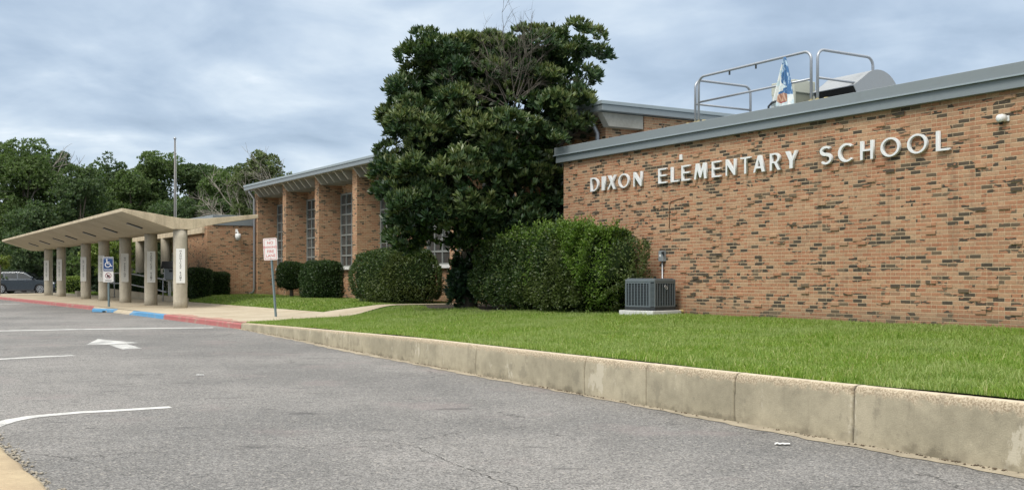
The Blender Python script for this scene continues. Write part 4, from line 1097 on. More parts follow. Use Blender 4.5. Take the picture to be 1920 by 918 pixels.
for i, sp in enumerate(col_s):
    mb = MB(); rC = .262
    n_ = 9; pts = [(-sp, DC, .10 + (3.19 - .10) * k / n_) for k in range(n_ + 1)]
    mb.tube(pts, [rC + .004 * math.sin(k * 2.7 + i) for k in range(n_ + 1)], 28)
    c = C.part(mb, 'column', CONC_COL, smooth=False)
    for p in c.data.polygons: p.use_smooth = len(p.vertices) == 4
    # sign plate
    mb = MB(); pw = .165; z0_, z1_ = 1.13, 2.44
    mb.box(-pw, pw, -.012, .0, z0_, z1_, 0)
    t = texts[i]; step = (z1_ - z0_ - .12) / 13
    zt = z1_ - .10 - (0 if len(t) > 10 else step * 1.2)
    for chn in t:
        if chn != ' ': put_text(mb, chn, .105, 0, zt, .0145, 1)
        zt -= step
    pl = mb.build('sign_plate', [PLATE2 if i < 2 else PLATE, INK], c)
    th = cam_dir(sp) - ROT + R(ang[i])       # facing in the frame of the canopy
    d = Vector((math.cos(th), math.sin(th), 0)) * (rC + .004)
    pl.location = (-sp - C.org[0] + d.x, 0 + d.y, -.16); pl.rotation_euler = (0, 0, th + R(90))
for k, (x, y) in enumerate(((252.5, 423), (207, 432), (167.6, 439.5), (133.7, 445), (109.7, 450), (84, 455), (63, 458.5))):
    sp = s_of(x, 9.3); c0 = 9.3 - DC; zu = 3.17 + (3.775 - 3.17) * (-c0 - .36) / (2.2 - .36)
    sl = math.atan2(3.775 - 3.17, -(2.2 - .36))
    mb = MB(); mb.box(-sp - .14, -sp + .14, -.30, .30, -.045, .02)
    lo = mb.build('ceiling_light', DARK, C.o, (-sp, 0, 0), bevel=.01); lo.location = (-sp - C.org[0], c0, zu - .16); lo.rotation_euler = (-math.atan2(.605, 1.84), 0, 0)
    mb = MB(); mb.box(-sp - .11, -sp + .11, -.27, .27, -.052, -.0455); mb.build('lens', BOXG, lo, (-sp, 0, 0))

# ------------------------------------------------------------------ signs
def ell_mb(mb, cx, cz, rx, rz_, y0, mi, n=24, inner=None):
    o = [(cx + rx * math.cos(2 * math.pi * k / n), -y0, cz + rz_ * math.sin(2 * math.pi * k / n)) for k in range(n)]
    if inner is None: mb.add(o, [tuple(range(n))], mi)
    else:
        ii = [(cx + rx * inner * math.cos(2 * math.pi * k / n), -y0, cz + rz_ * inner * math.sin(2 * math.pi * k / n)) for k in range(n)]
        mb.add(o + ii, [(k, (k + 1) % n, n + (k + 1) % n, n + k) for k in range(n)], mi)
def strip(mb, pts, wd, y0, mi):
    L = band(pts, [wd] * len(pts)); n = len(pts)
    mb.add([(p[0], -y0, p[1]) for p in L], [(i, i + 1, 2 * n - 2 - i, 2 * n - 1 - i) for i in range(n - 1)], mi)
def rrect(w, h, r, n=5):
    o = []
    for (cx, cy, a0) in ((w / 2 - r, h / 2 - r, 0), (-w / 2 + r, h / 2 - r, 90), (-w / 2 + r, -h / 2 + r, 180), (w / 2 - r, -h / 2 + r, 270)):
        o += [(cx + r * math.cos(R(a0 + 90 * k / n)), cy + r * math.sin(R(a0 + 90 * k / n))) for k in range(n + 1)]
    return o
def plate(mb, w, h, cz, r=.03, mi=0): mb.prism([(x, z + cz) for x, z in rrect(w, h, r)], -.003, .0, 'y', mi)
SIGNW = paint('sign_white', (.78, .76, .74), .4, 0, .03, 3); SIGNR = paint('sign_red', (.62, .17, .16), .45, 0, .06, 8); SIGNB = paint('sign_blue', (.02, .065, .20), .4, 0, .05, 4)
MAROON = paint('sign_maroon', (.22, .03, .06), .5, 0, .05, 8)
def upost(mb, h, w=.06):
    mb.prism([(-w / 2, .02), (-w / 2 + .012, .012), (-w * .22, .012), (-w * .18, -.022), (w * .18, -.022), (w * .22, .012), (w / 2 - .012, .012), (w / 2, .02), (w * .26, .024), (w * .22, -.0), (-w * .22, .0), (-w * .26, .024)], 0, h, 'z')
# fire lane sign
p = GP(517, 592, .20); zg = float(hgt(AX * p.x + AY * p.y, NX * p.x + NY * p.y))
fsg = empty('street_sign', (p.x, p.y, zg - .02), 0); tag(fsg, 'leaning metal post with a white and red NO PARKING FIRE LANE sign', 'sign')
fsg.rotation_euler = (0, R(-4.3), R(-4))
sc31 = p.y / F
top = (592 - 443) * sc31; hS = 42 * sc31 * .98; wS = 26.5 * sc31
mb = MB(); upost(mb, top - .03, .075); mb.build('post', POSTG, fsg)
mb = MB(); plate(mb, wS, hS, 0, .04); cz = 0
ow = [(x, z) for x, z in rrect(wS - .05, hS - .05, .03)]; iw = [(x, z) for x, z in rrect(wS - .075, hS - .075, .022)]; nn_ = len(ow)
mb.add([(x, -.0055, z) for x, z in ow] + [(x, -.0055, z) for x, z in iw], [(k, (k + 1) % nn_, nn_ + (k + 1) % nn_, nn_ + k) for k in range(nn_)], 1)
for k, tx in enumerate(('NO', 'PARKING', 'FIRE', 'LANE')):
    put_text(mb, tx, .118 if tx != 'PARKING' else .098, 0, hS * (.28 - .195 * k), .0058, 1)
for zz_ in (hS / 2 - .05, -hS / 2 + .045): ell_mb(mb, 0, zz_, .012, .012, .008, 2, 10)
sp_ = mb.build('sign_panel', [SIGNW, SIGNR, DARK], fsg); sp_.location = (0, -.03, top - hS / 2); sp_.rotation_euler = (0, R(1.2), 0)
# wheelchair sign
p = GP(204, 575, .15); sc_ = p.y / F
hs = empty('street_sign', (p.x, p.y, .14), 0); tag(hs, 'post with a blue wheelchair parking sign over a white prohibition sign', 'sign'); hs.rotation_euler = (0, R(-.6), R(12))
top = (575 - 481) * sc_; wS = 18.5 * sc_
mb = MB(); upost(mb, top - .05, .09); mb.build('post', POSTG, hs)
hB = 27 * sc_
mb = MB(); plate(mb, wS, hB, 0, .03, 0)
mb.prism([(x, z) for x, z in rrect(wS - .03, hB - .03, .02)], -.0058, -.0035, 'y', 1)
put_text(mb, 'HANDICAPPED', .052, 0, hB * .40, .0075, 0); put_text(mb, 'PARKING', .078, 0, -hB * .385, .0075, 0)
q = .58
ell_mb(mb, -.045 * q / .5, .155 * q / .5, .028, .028, .0075, 0, 14)
strip(mb, [(-.05, .145), (-.04, .02), (.07, .02), (.115, -.085), (.155, -.075)], .036, .0075, 0)
strip(mb, [(-.045, .085), (.055, .085)], .026, .0078, 0)
strip(mb, [(-.015 + .098 * math.cos(R(a)), -.02 + .098 * math.sin(R(a))) for a in range(128, 345, 12)], .030, .0072, 0)
o = mb.build('sign_panel', [SIGNW, SIGNB], hs); o.location = (0, -.04, top - hB / 2)
hW = 19.5 * sc_
mb = MB(); plate(mb, wS, hW, 0, .025, 0)
rr_ = wS * .30
ell_mb(mb, 0, hW * .12, rr_, rr_, .0056, 1, 28, .82)
mb.add([(x, -.0052, z + hW * .12) for x, z in ((-.055, -.06), (.045, -.075), (.06, .0), (.03, .055), (.012, .012), (-.03, .06), (-.055, .02))], [(0, 1, 2, 3, 4, 5, 6)], 2)
strip(mb, [(-rr_ * .64, hW * .12 + rr_ * .64), (rr_ * .64, hW * .12 - rr_ * .64)], .024, .0060, 1)
for z in (-hW * .31, -hW * .38): mb.add([(-wS * .3, -.0055, z - .006), (wS * .3, -.0055, z - .006), (wS * .3, -.0055, z + .006), (-wS * .3, -.0055, z + .006)], [(0, 1, 2, 3)], 2)
o = mb.build('sign_panel', [SIGNW, MAROON, INK], hs); o.location = (0, -.04, top - hB - hW / 2 - .012)

# little library box on a post
lp = GP(318, 563, .22); sc_ = lp.y / F
lb = empty('book_box', (lp.x, lp.y, .2), R(24)); tag(lb, 'small grey house shaped book box with dark pitched roof on a white post', 'book box')
mb = MB(); mb.box(-.065, .065, -.065, .065, 0, 1.02); mb.box(-.14, .14, -.12, .12, .96, 1.03); mb.build('post', WHITE, lb, bevel=.008)
LBG = paint('book_box_grey', (.30, .34, .38), .6, 0, .06, 5)
mb = MB(); mb.prism([(-.36, 1.03), (.30, 1.03), (.30, 1.62), (0, 1.86), (-.36, 1.62)], -.27, .27, 'x'); mb.build('box', LBG, lb, bevel=.006)
mb = MB()
for sg in (1, -1):
    mb.hexa([(-.36, sg * .42, 1.57), (.36, sg * .42, 1.57), (.36, -.0, 1.885), (-.36, -.0, 1.885), (-.36, sg * .42, 1.60), (.36, sg * .42, 1.60), (.36, 0, 1.92), (-.36, 0, 1.92)])
mb.build('roof', DARK, lb)
mb = MB(); mb.box(-.285, -.272, -.28, .24, 1.07, 1.6); d = mb.build('door', WHITE, lb)
mb = MB(); mb.box(-.292, -.2855, -.24, -.04, 1.12, 1.32); mb.box(-.292, -.2855, 0, .2, 1.12, 1.32); mb.box(-.292, -.2855, -.24, -.04, 1.36, 1.55); mb.box(-.292, -.2855, 0, .2, 1.36, 1.55); mb.build('pane', GLASS_D, d)
mb = MB(); mb.box(-.06, .10, -.372, -.361, 1.40, 1.5); mb.build('plaque', DARK, lb)

# handrail by the ramp
rl = Fr('handrail', 57, 12.0, .2, 'sloping grey pipe handrail with two rails along the entrance ramp', 'handrail')
sR0, sR1 = s_of(300, 12.0), s_of(236, 12.0)
mb = MB()
zt0, zt1 = EYE + (HZ - 522) / F * (12.0 / (NY + (300 - 960) * NX / F)), EYE + (HZ - 515.5) / F * (12.0 / (NY + (245 - 960) * NX / F))
for dz in (0, -.56): mb.tube([(-sR0 + 1.2, 12.0, zt0 + dz - .06), (-sR0, 12.0, zt0 + dz), (-sR1, 12.0, zt1 + dz + .12), (-sR1 - 6, 12.0, zt1 + dz + .12)], .035, 8)
rl.part(mb, 'rail', GALV, smooth=True)
for q in (sR0 - .6, sR0 + (sR1 - sR0) * .38, sR1, sR1 + 3, sR1 + 6):
    mb = MB(); mb.tube([(-q, 12.0, .18), (-q, 12.0, float(np.interp(q, [sR0, sR1], [zt0, zt1 + .12])))], .03, 8); rl.part(mb, 'post', GALV, smooth=True)
# low concrete ramp wall
mb = MB(); mb.hexa([(-sR0 + 3.5, 12.25, .1), (-(sR1 + 8), 12.25, .1), (-(sR1 + 8), 12.45, .1), (-sR0 + 3.5, 12.45, .1), (-sR0 + 3.5, 12.25, .42), (-(sR1 + 8), 12.25, .72), (-(sR1 + 8), 12.45, .72), (-sR0 + 3.5, 12.45, .42)])
single(mb, 'ramp_wall', WALK, 60, 12.3, .1, 'low tan concrete wall of the entrance ramp behind the columns', 'ramp wall', bevel=.02)
mb = MB(); mb.sbox(70.0, 69.2, 11.2, 12, .1, .5); single(mb, 'concrete_block', CONC_COL, 69.6, 11.6, .1, 'squat concrete block behind the canopy columns', 'block', bevel=.02)

# flagpole
POLEM = paint('weathered_pole', (.15, .145, .14), .5, .2, .1, 4)
fp = PX(328, 519, 72); mb = MB(); ztop = EYE + (HZ - 262) / F * 72
pole = empty('flagpole', (fp.x, fp.y, 0)); tag(pole, 'tall thin bare flagpole rising behind the canopy', 'flagpole')
mb.tube([(0, 0, 0), (0, 0, ztop * .5), (0, 0, ztop)], [.095, .085, .055], 10); mb.build('pole', POLEM, pole, smooth=True)
mb = MB(); mb.tube([(0, 0, ztop), (0, 0, ztop + .05), (0, 0, ztop + .12), (0, 0, ztop + .2)], [.03, .1, .1, .02], 10); mb.build('finial', GALV, pole, smooth=True)
mb = MB(); mb.tube([(.1, -.02, ztop - .1), (.11, -.02, 1.2)], .008, 5); mb.build('halyard', WHITE, pole)

# ------------------------------------------------------------------ cars
CARM = {}
def car_paint(name, c):
    h = newmat(name); p = h.n('ShaderNodeBsdfPrincipled', Roughness=.28, Metallic=.35); h.set(p, 'Base Color', c); h.set(p, 'Coat Weight', .6); h.set(p, 'Coat Roughness', .05)
    d = h.noise(h.ob, 3, 4, .6); h.set(p, 'Roughness', h.m('ADD', h.m('MULTIPLY', d, .15), .2)); h.t.links.new(p.outputs[0], h.out.inputs['Surface']); return h.mat
TYRE = paint('tyre_rubber', (.012, .012, .013), .85, 0, .1, 9); RIM = paint('alloy_rim', (.55, .56, .57), .3, .7, .05, 6); CHROME = paint('bright_trim', (.65, .66, .67), .25, .8, .03, 6)
RED_L = paint('tail_lamp_red', (.32, .015, .02), .2, 0, .05, 9); LAMP = paint('headlamp_clear', (.55, .57, .6), .15, .2, .05, 9); PLASTIC = paint('black_plastic', (.02, .02, .022), .6, 0, .1, 9)
def car(mat, lab, loc, rz, sc=1.0, group=None):
    r = empty('parked_car', loc, rz); tag(r, lab, 'car', group); r.scale = (sc, sc, sc)
    # x forward, length 4.85; lower body sections lofted across the width
    def arch(xc, zc, rad): return [(xc + rad * math.cos(R(a)), zc + rad * math.sin(R(a))) for a in range(0, 181, 15)]
    rw, fw_ = -1.40, 1.36
    low = [(-2.36, .42), (-2.40, .62), (-2.36, .98), (-2.28, 1.05), (1.02, 1.02), (1.75, .97), (2.2, .86), (2.36, .70), (2.38, .45), (2.3, .28)] + arch(fw_, .33, .38) + [(.9, .22), (-.95, .22)] + arch(rw, .33, .38) + [(-2.2, .30)]
    mb = MB(); n = len(low); ys = [(-.91, .965), (-.80, 1.0), (.80, 1.0), (.91, .965)]
    vs = []
    for (y, f) in ys:
        for (x, z) in low: vs.append((x * f, y, z if f == 1 else .6 + (z - .6) * .93))
    fs = [tuple(range(n)), tuple(range(3 * n, 4 * n))]
    for k in range(3): fs += [(k * n + i, k * n + (i + 1) % n, (k + 1) * n + (i + 1) % n, (k + 1) * n + i) for i in range(n)]
    mb.add(vs, fs); mb.build('body', mat, r, bevel=.025)
    base = [(-2.22, 1.02), (1.08, 1.0)]; topx = [(-1.93, 1.52), (-1.6, 1.60), (-.2, 1.63), (.25, 1.56)]
    cab = [(-2.24, 1.0), (-1.95, 1.50), (-1.6, 1.585), (-.3, 1.62), (.22, 1.55), (1.12, .99)]
    def yy(z): return .86 - (z - 1.0) * .36
    mb = MB(); n = len(cab); vs = [(x, -yy(z), z) for x, z in cab] + [(x, yy(z), z) for x, z in cab]
    mb.add(vs, [tuple(range(n)), tuple(range(2 * n - 1, n - 1, -1))] + [(i, i + n, (i + 1) % n + n, (i + 1) % n) for i in range(n)]); mb.build('cabin', mat, r, bevel=.03)
    # side glass panels and bright trim over them
    for sg in (-1, 1):
        for pts in ([(-1.98, 1.14), (-1.74, 1.42), (-1.30, 1.47), (-1.22, 1.12)], [(-1.14, 1.12), (-1.22, 1.475), (-.38, 1.50), (-.30, 1.10)], [(-.22, 1.10), (-.30, 1.50), (.10, 1.46), (.86, 1.09)]):
            mb = MB(); m = len(pts); off = .012
            vs = [(x, sg * (yy(z) - .01), z) for x, z in pts] + [(x, sg * (yy(z) + off), z) for x, z in pts]
            mb.add(vs, [tuple(range(m)), tuple(range(2 * m - 1, m - 1, -1))] + [(i, i + m, (i + 1) % m + m, (i + 1) % m) for i in range(m)]); mb.build('window', GLASS_D, r)
        tr = [(-2.06, 1.12), (-1.78, 1.46), (-1.30, 1.52), (-.35, 1.54), (.13, 1.495), (.94, 1.07)]
        mb = MB(); mb.tube([(x, sg * (yy(z) + .014), z) for x, z in tr], .014, 6); mb.build('trim', CHROME, r, smooth=True)
        mb = MB(); mb.tube([(-1.75, sg * .60, 1.62), (-1.6, sg * .6, 1.66), (-.1, sg * .6, 1.68), (.1, sg * .6, 1.62)], .022, 6); mb.build('roof_rail', PLASTIC, r, smooth=True)
        mb = MB(); mb.box(.72, .92, sg * .88, sg * 1.06, 1.08, 1.22); mb.build('mirror', mat, r, bevel=.03)
        mb = MB(); mb.box(-2.42, -2.14, sg * .62, sg * .905, .86, 1.0); mb.build('tail_lamp', RED_L, r, bevel=.02)
        mb = MB(); mb.box(1.98, 2.33, sg * .58, sg * .885, .70, .82); mb.build('headlight', LAMP, r, bevel=.02)
        for xh in (-.95, .05):
            mb = MB(); mb.box(xh - .1, xh + .1, sg * .905, sg * .93, .93, .96); mb.build('handle', mat, r, bevel=.006)
        mb = MB(); mb.box(-.98, .93, sg * .86, sg * .925, .20, .30); mb.build('sill', PLASTIC, r, bevel=.01)
        for xc in (rw, fw_):
            mb = MB(); rs = [(.345, .80), (.36, .83), (.36, .89), (.345, .915), (.25, .915)]
            vs = []; nn2 = 24
            for (rad, yq) in rs:
                for k in range(nn2): vs.append((xc + rad * math.cos(2 * math.pi * k / nn2), sg * yq, .345 + rad * math.sin(2 * math.pi * k / nn2)))
            mb.add(vs, [(a * nn2 + k, a * nn2 + (k + 1) % nn2, (a + 1) * nn2 + (k + 1) % nn2, (a + 1) * nn2 + k) for a in range(len(rs) - 1) for k in range(nn2)])
            mb.add([(xc + .3 * math.cos(2 * math.pi * k / nn2), sg * .86, .345 + .3 * math.sin(2 * math.pi * k / nn2)) for k in range(nn2)], [tuple(range(nn2))])
            wh = mb.build('wheel', TYRE, r)
            mb = MB()
            for k in range(10):
                a = 2 * math.pi * k / 10; da = .085
                mb.add([(xc + .05 * math.cos(a + q_ * 3), sg * .912, .345 + .05 * math.sin(a + q_ * 3)) for q_ in (-da, da)] + [(xc + .235 * math.cos(a + q_ * 1.2), sg * .905, .345 + .235 * math.sin(a + q_ * 1.2)) for q_ in (da, -da)], [(0, 1, 2, 3)])
            mb.tube([(xc + .245 * math.cos(2 * math.pi * k / 24), sg * .90, .345 + .245 * math.sin(2 * math.pi * k / 24)) for k in range(25)], .016, 6)
            mb.build('rim', RIM, wh)
    mb = MB(); mb.add([(1.04, -.72, 1.03), (1.04, .72, 1.03), (.28, .62, 1.545), (.28, -.62, 1.545)], [(0, 1, 2, 3)]); mb.v = [(x + .035, y, z + .03) for x, y, z in mb.v]; mb.build('windscreen', GLASS_D, r)
    mb = MB(); mb.add([(-2.22, -.7, 1.1), (-2.22, .7, 1.1), (-1.96, .62, 1.48), (-1.96, -.62, 1.48)], [(0, 1, 2, 3)]); mb.v = [(x - .03, y, z + .01) for x, y, z in mb.v]; mb.build('rear_window', GLASS_D, r)
    mb = MB(); mb.box(2.30, 2.40, -.6, .6, .42, .62); mb.build('grille', PLASTIC, r, bevel=.02)
    return r
slate = car_paint('slate_car_paint', (.028, .038, .05)); white_c = car_paint('white_car_paint', (.62, .63, .64)); blackc = car_paint('black_car_paint', (.012, .014, .018))
Zc = 88.0
car(slate, 'dark slate estate car with alloy wheels parked side on beyond the canopy', ((48 - 960) / F * Zc, Zc, -.002), R(4), 1.13)
car(white_c, 'white car partly hidden behind the slate estate car', ((-38 - 960) / F * (Zc + 4), Zc + 4, -.002), R(6), 1.12)
pp = PX(228, 519, 96); car(blackc, 'black car standing in the shade seen between the canopy columns', (pp.x, pp.y, -.002), R(-60), 1.05)

# ------------------------------------------------------------------ planting
def quads_from(cent, axis, wid, lng, wd, fold=0.0):
    """leaf diamonds: cent (n,3) base, axis (n,3) unit, wid (n,3) unit"""
    n = len(cent); V = np.zeros((n, 4, 3))
    nrm = np.cross(axis, wid)
    V[:, 0] = cent; V[:, 2] = cent + axis * lng[:, None] - nrm * (lng * .12)[:, None]
    mid = cent + axis * (lng * .55)[:, None]
    V[:, 1] = mid + wid * (wd / 2)[:, None] + nrm * (lng * fold)[:, None]; V[:, 3] = mid - wid * (wd / 2)[:, None] + nrm * (lng * fold)[:, None]
    return V.reshape(-1, 3), (np.arange(n)[:, None] * 4 + np.arange(4)[None, :])
def unit(a): return a / np.maximum(np.linalg.norm(a, axis=1, keepdims=True), 1e-9)
def rand_unit(n, r): return unit(r.normal(size=(n, 3)))
def perp(ax, r):
    w = r.normal(size=ax.shape); w -= ax * np.sum(w * ax, 1, keepdims=True); return unit(w)
def rosettes(cent, dirn, k, lng, wd, r, spread=(.35, 1.25)):
    n = len(cent); c = np.repeat(cent, k, 0); d = np.repeat(dirn, k, 0)
    side = perp(d, r); a = r.uniform(*spread, size=(len(c), 1))
    ax = unit(d * np.cos(a) + side * np.sin(a)); wv = unit(np.cross(ax, d) + .25 * r.normal(size=ax.shape)); wv = unit(wv - ax * np.sum(wv * ax, 1, keepdims=True))
    L = lng * r.uniform(.7, 1.2, len(c)); return quads_from(c, ax, wv, L, wd * L / lng, .06)

# ---- the magnolia in front of the hall
rm = np.random.default_rng(21)
Z0 = 28.1
base = Wp(25.4, 14.1); mg = empty('magnolia_tree', (base.x, base.y, .5)); tag(mg, 'big dense dark green magnolia with dead twigs on top growing against the brick hall', 'tree')
lobes = []   # px x, px y, rx, ry, depth offset m, depth radius m
for L_ in ((835, 112, 72, 46, .3, 1.2), (905, 98, 48, 32, .6, 1.0), (1000, 100, 62, 44, .6, 1.2), (1085, 92, 55, 36, .5, .9), (1062, 130, 42, 40, .3, .8), (790, 168, 52, 42, 0, 1.1), (880, 165, 85, 55, .2, 1.5), (1000, 165, 70, 45, .5, 1.3),
           (930, 235, 120, 68, -.6, 1.6), (1045, 218, 58, 62, -.1, 1.2), (800, 240, 78, 62, -.4, 1.4), (772, 305, 58, 62, -.4, 1.3), (860, 305, 105, 66, -1.1, 1.5), (985, 300, 78, 68, -.9, 1.4),
           (756, 350, 42, 46, -.4, 1.1), (800, 390, 75, 55, -.7, 1.3), (915, 375, 100, 56, -1.2, 1.3), (1000, 385, 58, 64, -.6, 1.3), (780, 440, 42, 40, -.6, .9), (880, 425, 66, 38, -.8, 1.0), (985, 430, 62, 40, -.5, 1.0), (770, 468, 22, 22, -.5, .5),
           (945, 130, 62, 55, .7, 1.1), (920, 165, 60, 40, .1, 1.0), (935, 440, 70, 38, -.3, 1.0), (1010, 440, 45, 40, -.2, .9), (850, 450, 55, 30, -.5, .8), (905, 458, 55, 28, -.3, .9), (960, 455, 55, 30, -.2, .9), (805, 128, 55, 40, .1, 1.1), (1040, 168, 55, 45, .3, 1.1), (772, 235, 48, 50, -.2, 1.1), (740, 200, 14, 12, 0, .4), (735, 240, 18, 14, 0, .5), (1040, 340, 22, 110, -.1, .8)): lobes.append(L_)
def lobe3(L_, Zb):
    x, y, rx, ry, dz, rz_ = L_; c = PX(x, y, Zb + dz); k = (Zb + dz) / F
    return np.array(c), np.array([rx * k, rz_, ry * k])
Cn, Dn_, Tn = [], [], []
for L_ in lobes:
    c, rad = lobe3(L_, Z0)
    area = (rad[0] * rad[2] + rad[1] * rad[2] + rad[0] * rad[1]) * 4.2
    nb = int(area * 1.55) + 3
    d = rand_unit(nb, rm); d = d[(d[:, 2] > -.7)]
    sub = c + d * rad * rm.uniform(.60, .92, (len(d), 1)); sr = rm.uniform(.26, .50, len(d)) * min(1.0, rad.min() / .7)
    for q, s0_, dd0 in zip(sub, sr, d):
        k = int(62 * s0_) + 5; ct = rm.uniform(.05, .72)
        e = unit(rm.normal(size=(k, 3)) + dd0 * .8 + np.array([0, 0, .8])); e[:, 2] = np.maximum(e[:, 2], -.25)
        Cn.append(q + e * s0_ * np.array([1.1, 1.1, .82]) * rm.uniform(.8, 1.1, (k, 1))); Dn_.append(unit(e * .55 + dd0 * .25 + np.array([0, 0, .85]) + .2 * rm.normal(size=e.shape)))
        Tn.append(np.clip(ct + (.12 + .42 * rm.random(k)) * (.35 + np.clip(e[:, 2], 0, 1)), 0, 1))  # tone rises toward clump tops, light from above put into leaf colour
Cn = np.concatenate(Cn); Dn_ = np.concatenate(Dn_); Tn = np.concatenate(Tn)
# keep clear of the building volumes
sC = Cn[:, 0] * AX + Cn[:, 1] * AY; DCn = Cn[:, 0] * NX + Cn[:, 1] * NY
ok = ~((sC < 22.55 + .02 * (DCn - 14)) & (Cn[:, 2] < ZR + .12)) & ~((DCn > 16.4) & (Cn[:, 2] < ZE + .3))
Cn, Dn_, Tn = Cn[ok], Dn_[ok], Tn[ok]
Vl, Fl = rosettes(Cn, Dn_, 10, .185, .055, rm, (.4, 1.2))
org = np.array([base.x, base.y, .5])
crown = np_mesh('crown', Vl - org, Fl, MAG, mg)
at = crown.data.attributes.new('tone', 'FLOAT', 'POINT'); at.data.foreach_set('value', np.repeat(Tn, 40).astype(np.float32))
# inner twigs/leaf mass: smaller leaves in darker green, shade put into the colour
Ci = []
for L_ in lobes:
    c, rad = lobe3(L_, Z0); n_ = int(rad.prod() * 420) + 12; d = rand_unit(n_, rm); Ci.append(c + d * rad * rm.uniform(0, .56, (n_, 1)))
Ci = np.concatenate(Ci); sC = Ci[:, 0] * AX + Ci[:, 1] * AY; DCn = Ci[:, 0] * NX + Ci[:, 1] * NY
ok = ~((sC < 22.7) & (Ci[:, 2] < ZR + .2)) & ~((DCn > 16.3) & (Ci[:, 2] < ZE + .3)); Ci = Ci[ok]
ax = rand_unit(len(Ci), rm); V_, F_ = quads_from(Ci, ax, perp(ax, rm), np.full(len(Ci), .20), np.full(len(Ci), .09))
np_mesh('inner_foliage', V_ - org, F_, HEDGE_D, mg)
# trunk and limbs
mb = MB(); tp = PX(925, 360, Z0 + .2)
mb.tube([(0, 0, -.05), (.05, .02, .8), (.0, .05, 1.7), (tp.x - base.x, tp.y - base.y, tp.z - .5)], [.26, .2, .17, .12], 10)
for (x, y, dz) in ((840, 300, -.2), (1000, 290, 0), (905, 180, .3), (1040, 210, .2), (800, 420, -.4), (960, 140, .3), (1075, 130, .4), (840, 130, .3), (1092, 240, .3)):
    q = PX(x, y, Z0 + dz); a = Vector((tp.x - base.x, tp.y - base.y, tp.z - .5)) * random.uniform(.55, 1.0); b = Vector((q.x - base.x, q.y - base.y, q.z - .5)); m_ = a.lerp(b, .5) + Vector((random.uniform(-.2, .2), random.uniform(-.2, .2), .1))
    mb.tube([a, m_, b], [.09, .06, .03], 7)
mb.build('trunk', BARK, mg, smooth=True)
# dead bare twigs on top
mb = MB(); rd = random.Random(5)
def twig(p, d, L, r, depth):
    n_ = 4; pts = [p]; 
    for k in range(n_):
        d = (d + Vector((rd.gauss(0, .13), rd.gauss(0, .13), rd.gauss(0, .09) + .02))).normalized(); pts.append(pts[-1] + d * L / n_)
    mb.tube(pts, [r * (1 - .6 * k / n_) for k in range(n_ + 1)], 5, cap=False)
    if depth > 0:
        for k in range(rd.randint(3, 4)):
            q = pts[rd.randint(1, n_)]; dd_ = (d + Vector((rd.gauss(0, .55), rd.gauss(0, .5), rd.gauss(.05, .4)))).normalized(); twig(q, dd_, L * rd.uniform(.45, .75), r * .55, depth - 1)
for (x0_, y0_, x1_, y1_) in ((950, 195, 900, 95), (955, 190, 925, 60), (960, 190, 960, 50), (965, 190, 990, 60), (965, 195, 1020, 80), (960, 200, 1045, 130), (945, 200, 860, 130), (940, 205, 835, 180), (970, 180, 1010, 40), (950, 185, 880, 70), (955, 180, 940, 40), (970, 185, 1060, 110), (945, 195, 890, 150), (965, 190, 975, 45)):
    a = PX(x0_, y0_, Z0 - .9); b = PX(x1_, y1_, Z0 - .9 + rd.uniform(-.5, .3)); a = Vector((a.x - base.x, a.y - base.y, a.z - .5)); b = Vector((b.x - base.x, b.y - base.y, b.z - .5))
    twig(a, (b - a).normalized(), (b - a).length * .66, .016, 3)
mb.build('dead_branch', BARK_DEAD, mg)

